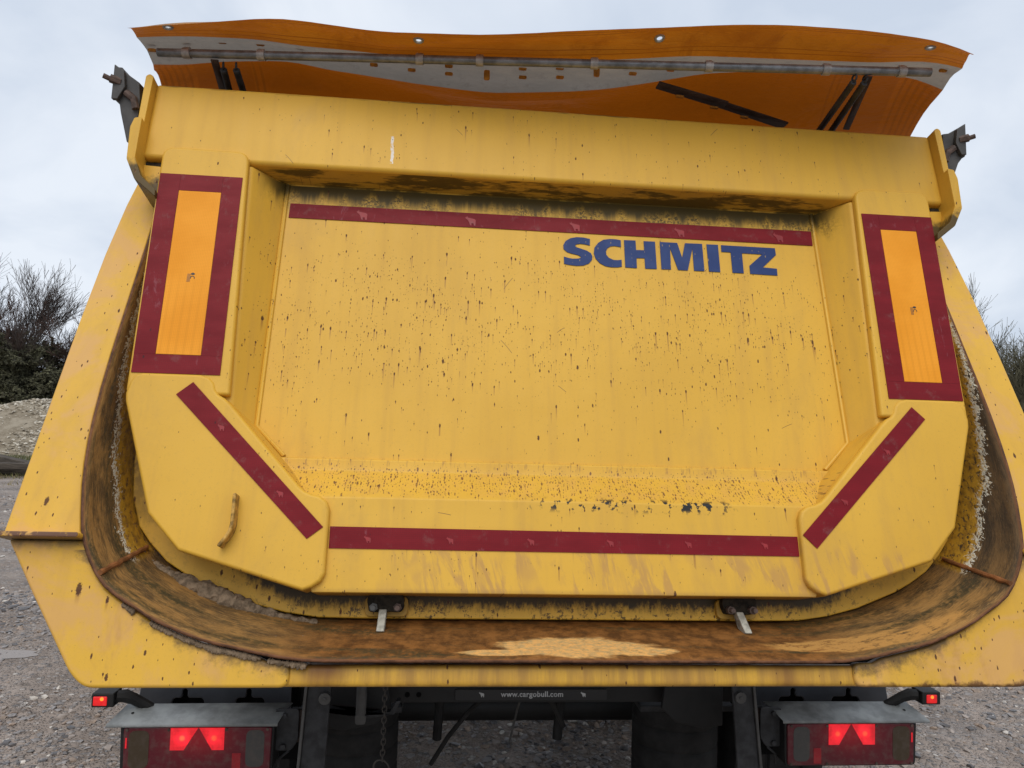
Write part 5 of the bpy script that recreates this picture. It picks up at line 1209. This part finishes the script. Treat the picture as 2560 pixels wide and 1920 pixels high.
# body floor plate and hydraulic bits under it
bm = BM(); box(bm, -.60, .60, .12, 6.0, -.085, -.068); obj('body_floor', bm, MAT['black'], TR, MW)
bm = BM(); tube(bm, [(-.564, .75, -.20), (-.564, .75, -.438)], .0172, 14); obj('prop_tube', bm, MAT['rod'], TR, MW)
bm = BM(); prism(bm, rounded([(-.582, -.440), (-.546, -.440), (-.548, -.470), (-.580, -.470)], .008, 3), .742, .756); obj('prop_lug', bm, MAT['rod'], TR, MW)
bm = BM(); prism(bm, [(-.67, -.428), (-.67, -.443), (-.60, -.452), (-.55, -.450), (-.47, -.440), (-.45, -.405), (-.437, -.405), (-.455, -.448), (-.55, -.462)], .77, .80); obj('frame_bracket', bm, MAT['dusty'], TR, MW)
for P_, r_ in (([(-.105, 1.0, -.44), (-.20, 1.05, -.55), (-.27, 1.1, -.66), (-.33, 1.15, -.78)], .009), ([(.08, 1.0, -.44), (.13, 1.05, -.54), (.17, 1.1, -.62)], .010), ([(.005, 1.02, -.45), (-.01, 1.1, -.56), (-.03, 1.15, -.70)], .0045), ([(-.30, 1.3, -.52), (-.31, 1.3, -.75)], .018), ([(.195, 1.3, -.50), (.18, 1.3, -.75)], .020)):
    bm = BM(); tube(bm, P_, r_, 8); obj('air_line' if r_ < .015 else 'damper', bm, MAT['rubber'] if r_ > .005 else MAT['rod'], TR, MW)

# ================================================================== LOOSE THINGS
ch = empty('chain', MW @ Matrix.Translation((-.4712, .50, -.25)), 'thin rusty safety chain with a ring hanging under the left of the yellow body', 'chain')
bm = BM(); torus(bm, (0, 0, 0), (0, 1, 0), .0068, .0019, 14, 6)
for v in bm.verts: v.co.z *= 1.45
lk = obj('link', bm, MAT['chainm'], ch, FRAME[ch.name] @ Matrix.Rotation(R(90), 4, 'Z'))
for k in range(1, 15):
    c = lk.copy(); COL.objects.link(c); c.parent = ch
    c.matrix_local = Matrix.Translation((0.0006 * math.sin(k * 1.3), 0, -.0158 * k)) @ Matrix.Rotation(R(90 if k % 2 == 0 else 25), 4, 'Z')
bm = BM(); torus(bm, (-.003, 0, -.249), (0.25, 1, 0.1), .0235, .0027, 24, 8); obj('ring', bm, MAT['chainm'], ch, FRAME[ch.name])

# caked mud along the gate foot, under the lip, and grit on the chute
def clods(name, items, mats, label, seed):
    r = np.random.default_rng(seed); V, F, Mi = [], [], []
    b0 = bmesh.new(); bmesh.ops.create_icosphere(b0, subdivisions=3, radius=1.0); sv = [v.co.copy() for v in b0.verts]; sf = [[v.index for v in f.verts] for f in b0.faces]; b0.free()
    for (c, s3, m) in items:
        k = len(V); o3 = Vector(r.uniform(-50, 50, 3)); a = r.uniform(-.3, .3)
        for v in sv:
            w = v * (1 + 0.28 * mnoise.noise(v * 1.3 + o3) + 0.20 * mnoise.noise(v * 3.1 + o3) + 0.12 * mnoise.noise(v * 8 + o3))
            q = Vector((w.x * s3[0], w.y * s3[1], w.z * s3[2])); q = Matrix.Rotation(s3[3] + a, 3, 'Y') @ q
            V.append((Vector(c) + q)[:])
        F += [[i + k for i in f] for f in sf]; Mi += [m] * len(sf)
    me = mesh_from(name, V, F, mats, True, Mi)
    o = link(name, me, None, MG); tag(o, label, kind='stuff'); return o
def floor_at(x, y): return floor_v(x) + 0.377 * (y + 0.120)
def floor_v(x):
    xs = [p[0] for p in PROF]; vs = [p[1] for p in PROF]; return float(np.interp(abs(x), xs[:22], vs[:22]))
it = []
r2 = np.random.default_rng(5)
for k in range(34):
    t = k / 33; x = -1.055 + 0.43 * t
    v = 0; sl = math.atan2(floor_v(x + .02) - floor_v(x - .02), .04)
    s0 = 0.006 + 0.016 * math.exp(-((t - .45) / .25) ** 2) * r2.uniform(.75, 1.1) + .003 * r2.random()
    y = 0.092 - 0.006 * r2.random(); it.append(((x, y, floor_at(x, y) + s0 * 0.55), (s0 * 1.35, s0 * 1.15, s0 * 1.1, -sl), 0))
for k in range(420):
    x = r2.uniform(-.86, -.56); y = 0.085 - 0.17 * r2.random() ** 1.3 * sm(x, -.84, -.70) * sm(-x, .56, .62)
    v = floor_at(x, y)
    s0 = r2.uniform(.0012, .0048); it.append(((x, y, v + .0015), (s0 * 1.6, s0 * 1.3, s0 * .8, 0), 0))
clods('caked_mud', it, [MAT['mud']], 'dried brown mud caked along the left foot of the tailgate', 3)
it = []
for k in range(230):
    x = -1.0 + 0.40 * k / 230 + r2.uniform(-.002, .002)
    if mnoise.noise((x * 11, 0, 0)) < -0.22: continue
    sl = math.atan2(floor_v(x + .02) - floor_v(x - .02), .04)
    L_ = (.003 + .0075 * abs(mnoise.noise((x * 17, 3, 1))) + .003 * r2.random()); v = floor_v(x) - .0065
    it.append(((x, -.108, v - L_ * .35), (.0034, .0045, L_, -sl * .6), 0))
clods('mud_fringe', it, [MAT['mud']], 'crumbly mud fringe hanging under the left lip of the rusty chute', 4)
it = []
for k in range(45):
    a = r2.uniform(0, 6.28); q = r2.random() ** .5
    x = 0.655 + .052 * q * math.cos(a); y = -.088 + .016 * q * math.sin(a)
    s0 = r2.uniform(.0015, .0042); it.append(((x, y, floor_at(x, y) + .0015), (s0 * 1.2, s0, s0 * .8, 0), int(r2.integers(2))))
for k in range(80):
    x = r2.uniform(-.62, .75); y = -.112 + .19 * r2.random(); s0 = r2.uniform(.0008, .0024)
    it.append(((x, y, floor_at(x, y) + .0008), (s0 * 1.2, s0, s0, 0), 1 if r2.random() < .6 else 0))
clods('stone_grit', it, [MAT['mud'], MAT['grit']], 'pale grit and small stones lying on the rusty chute floor', 6)
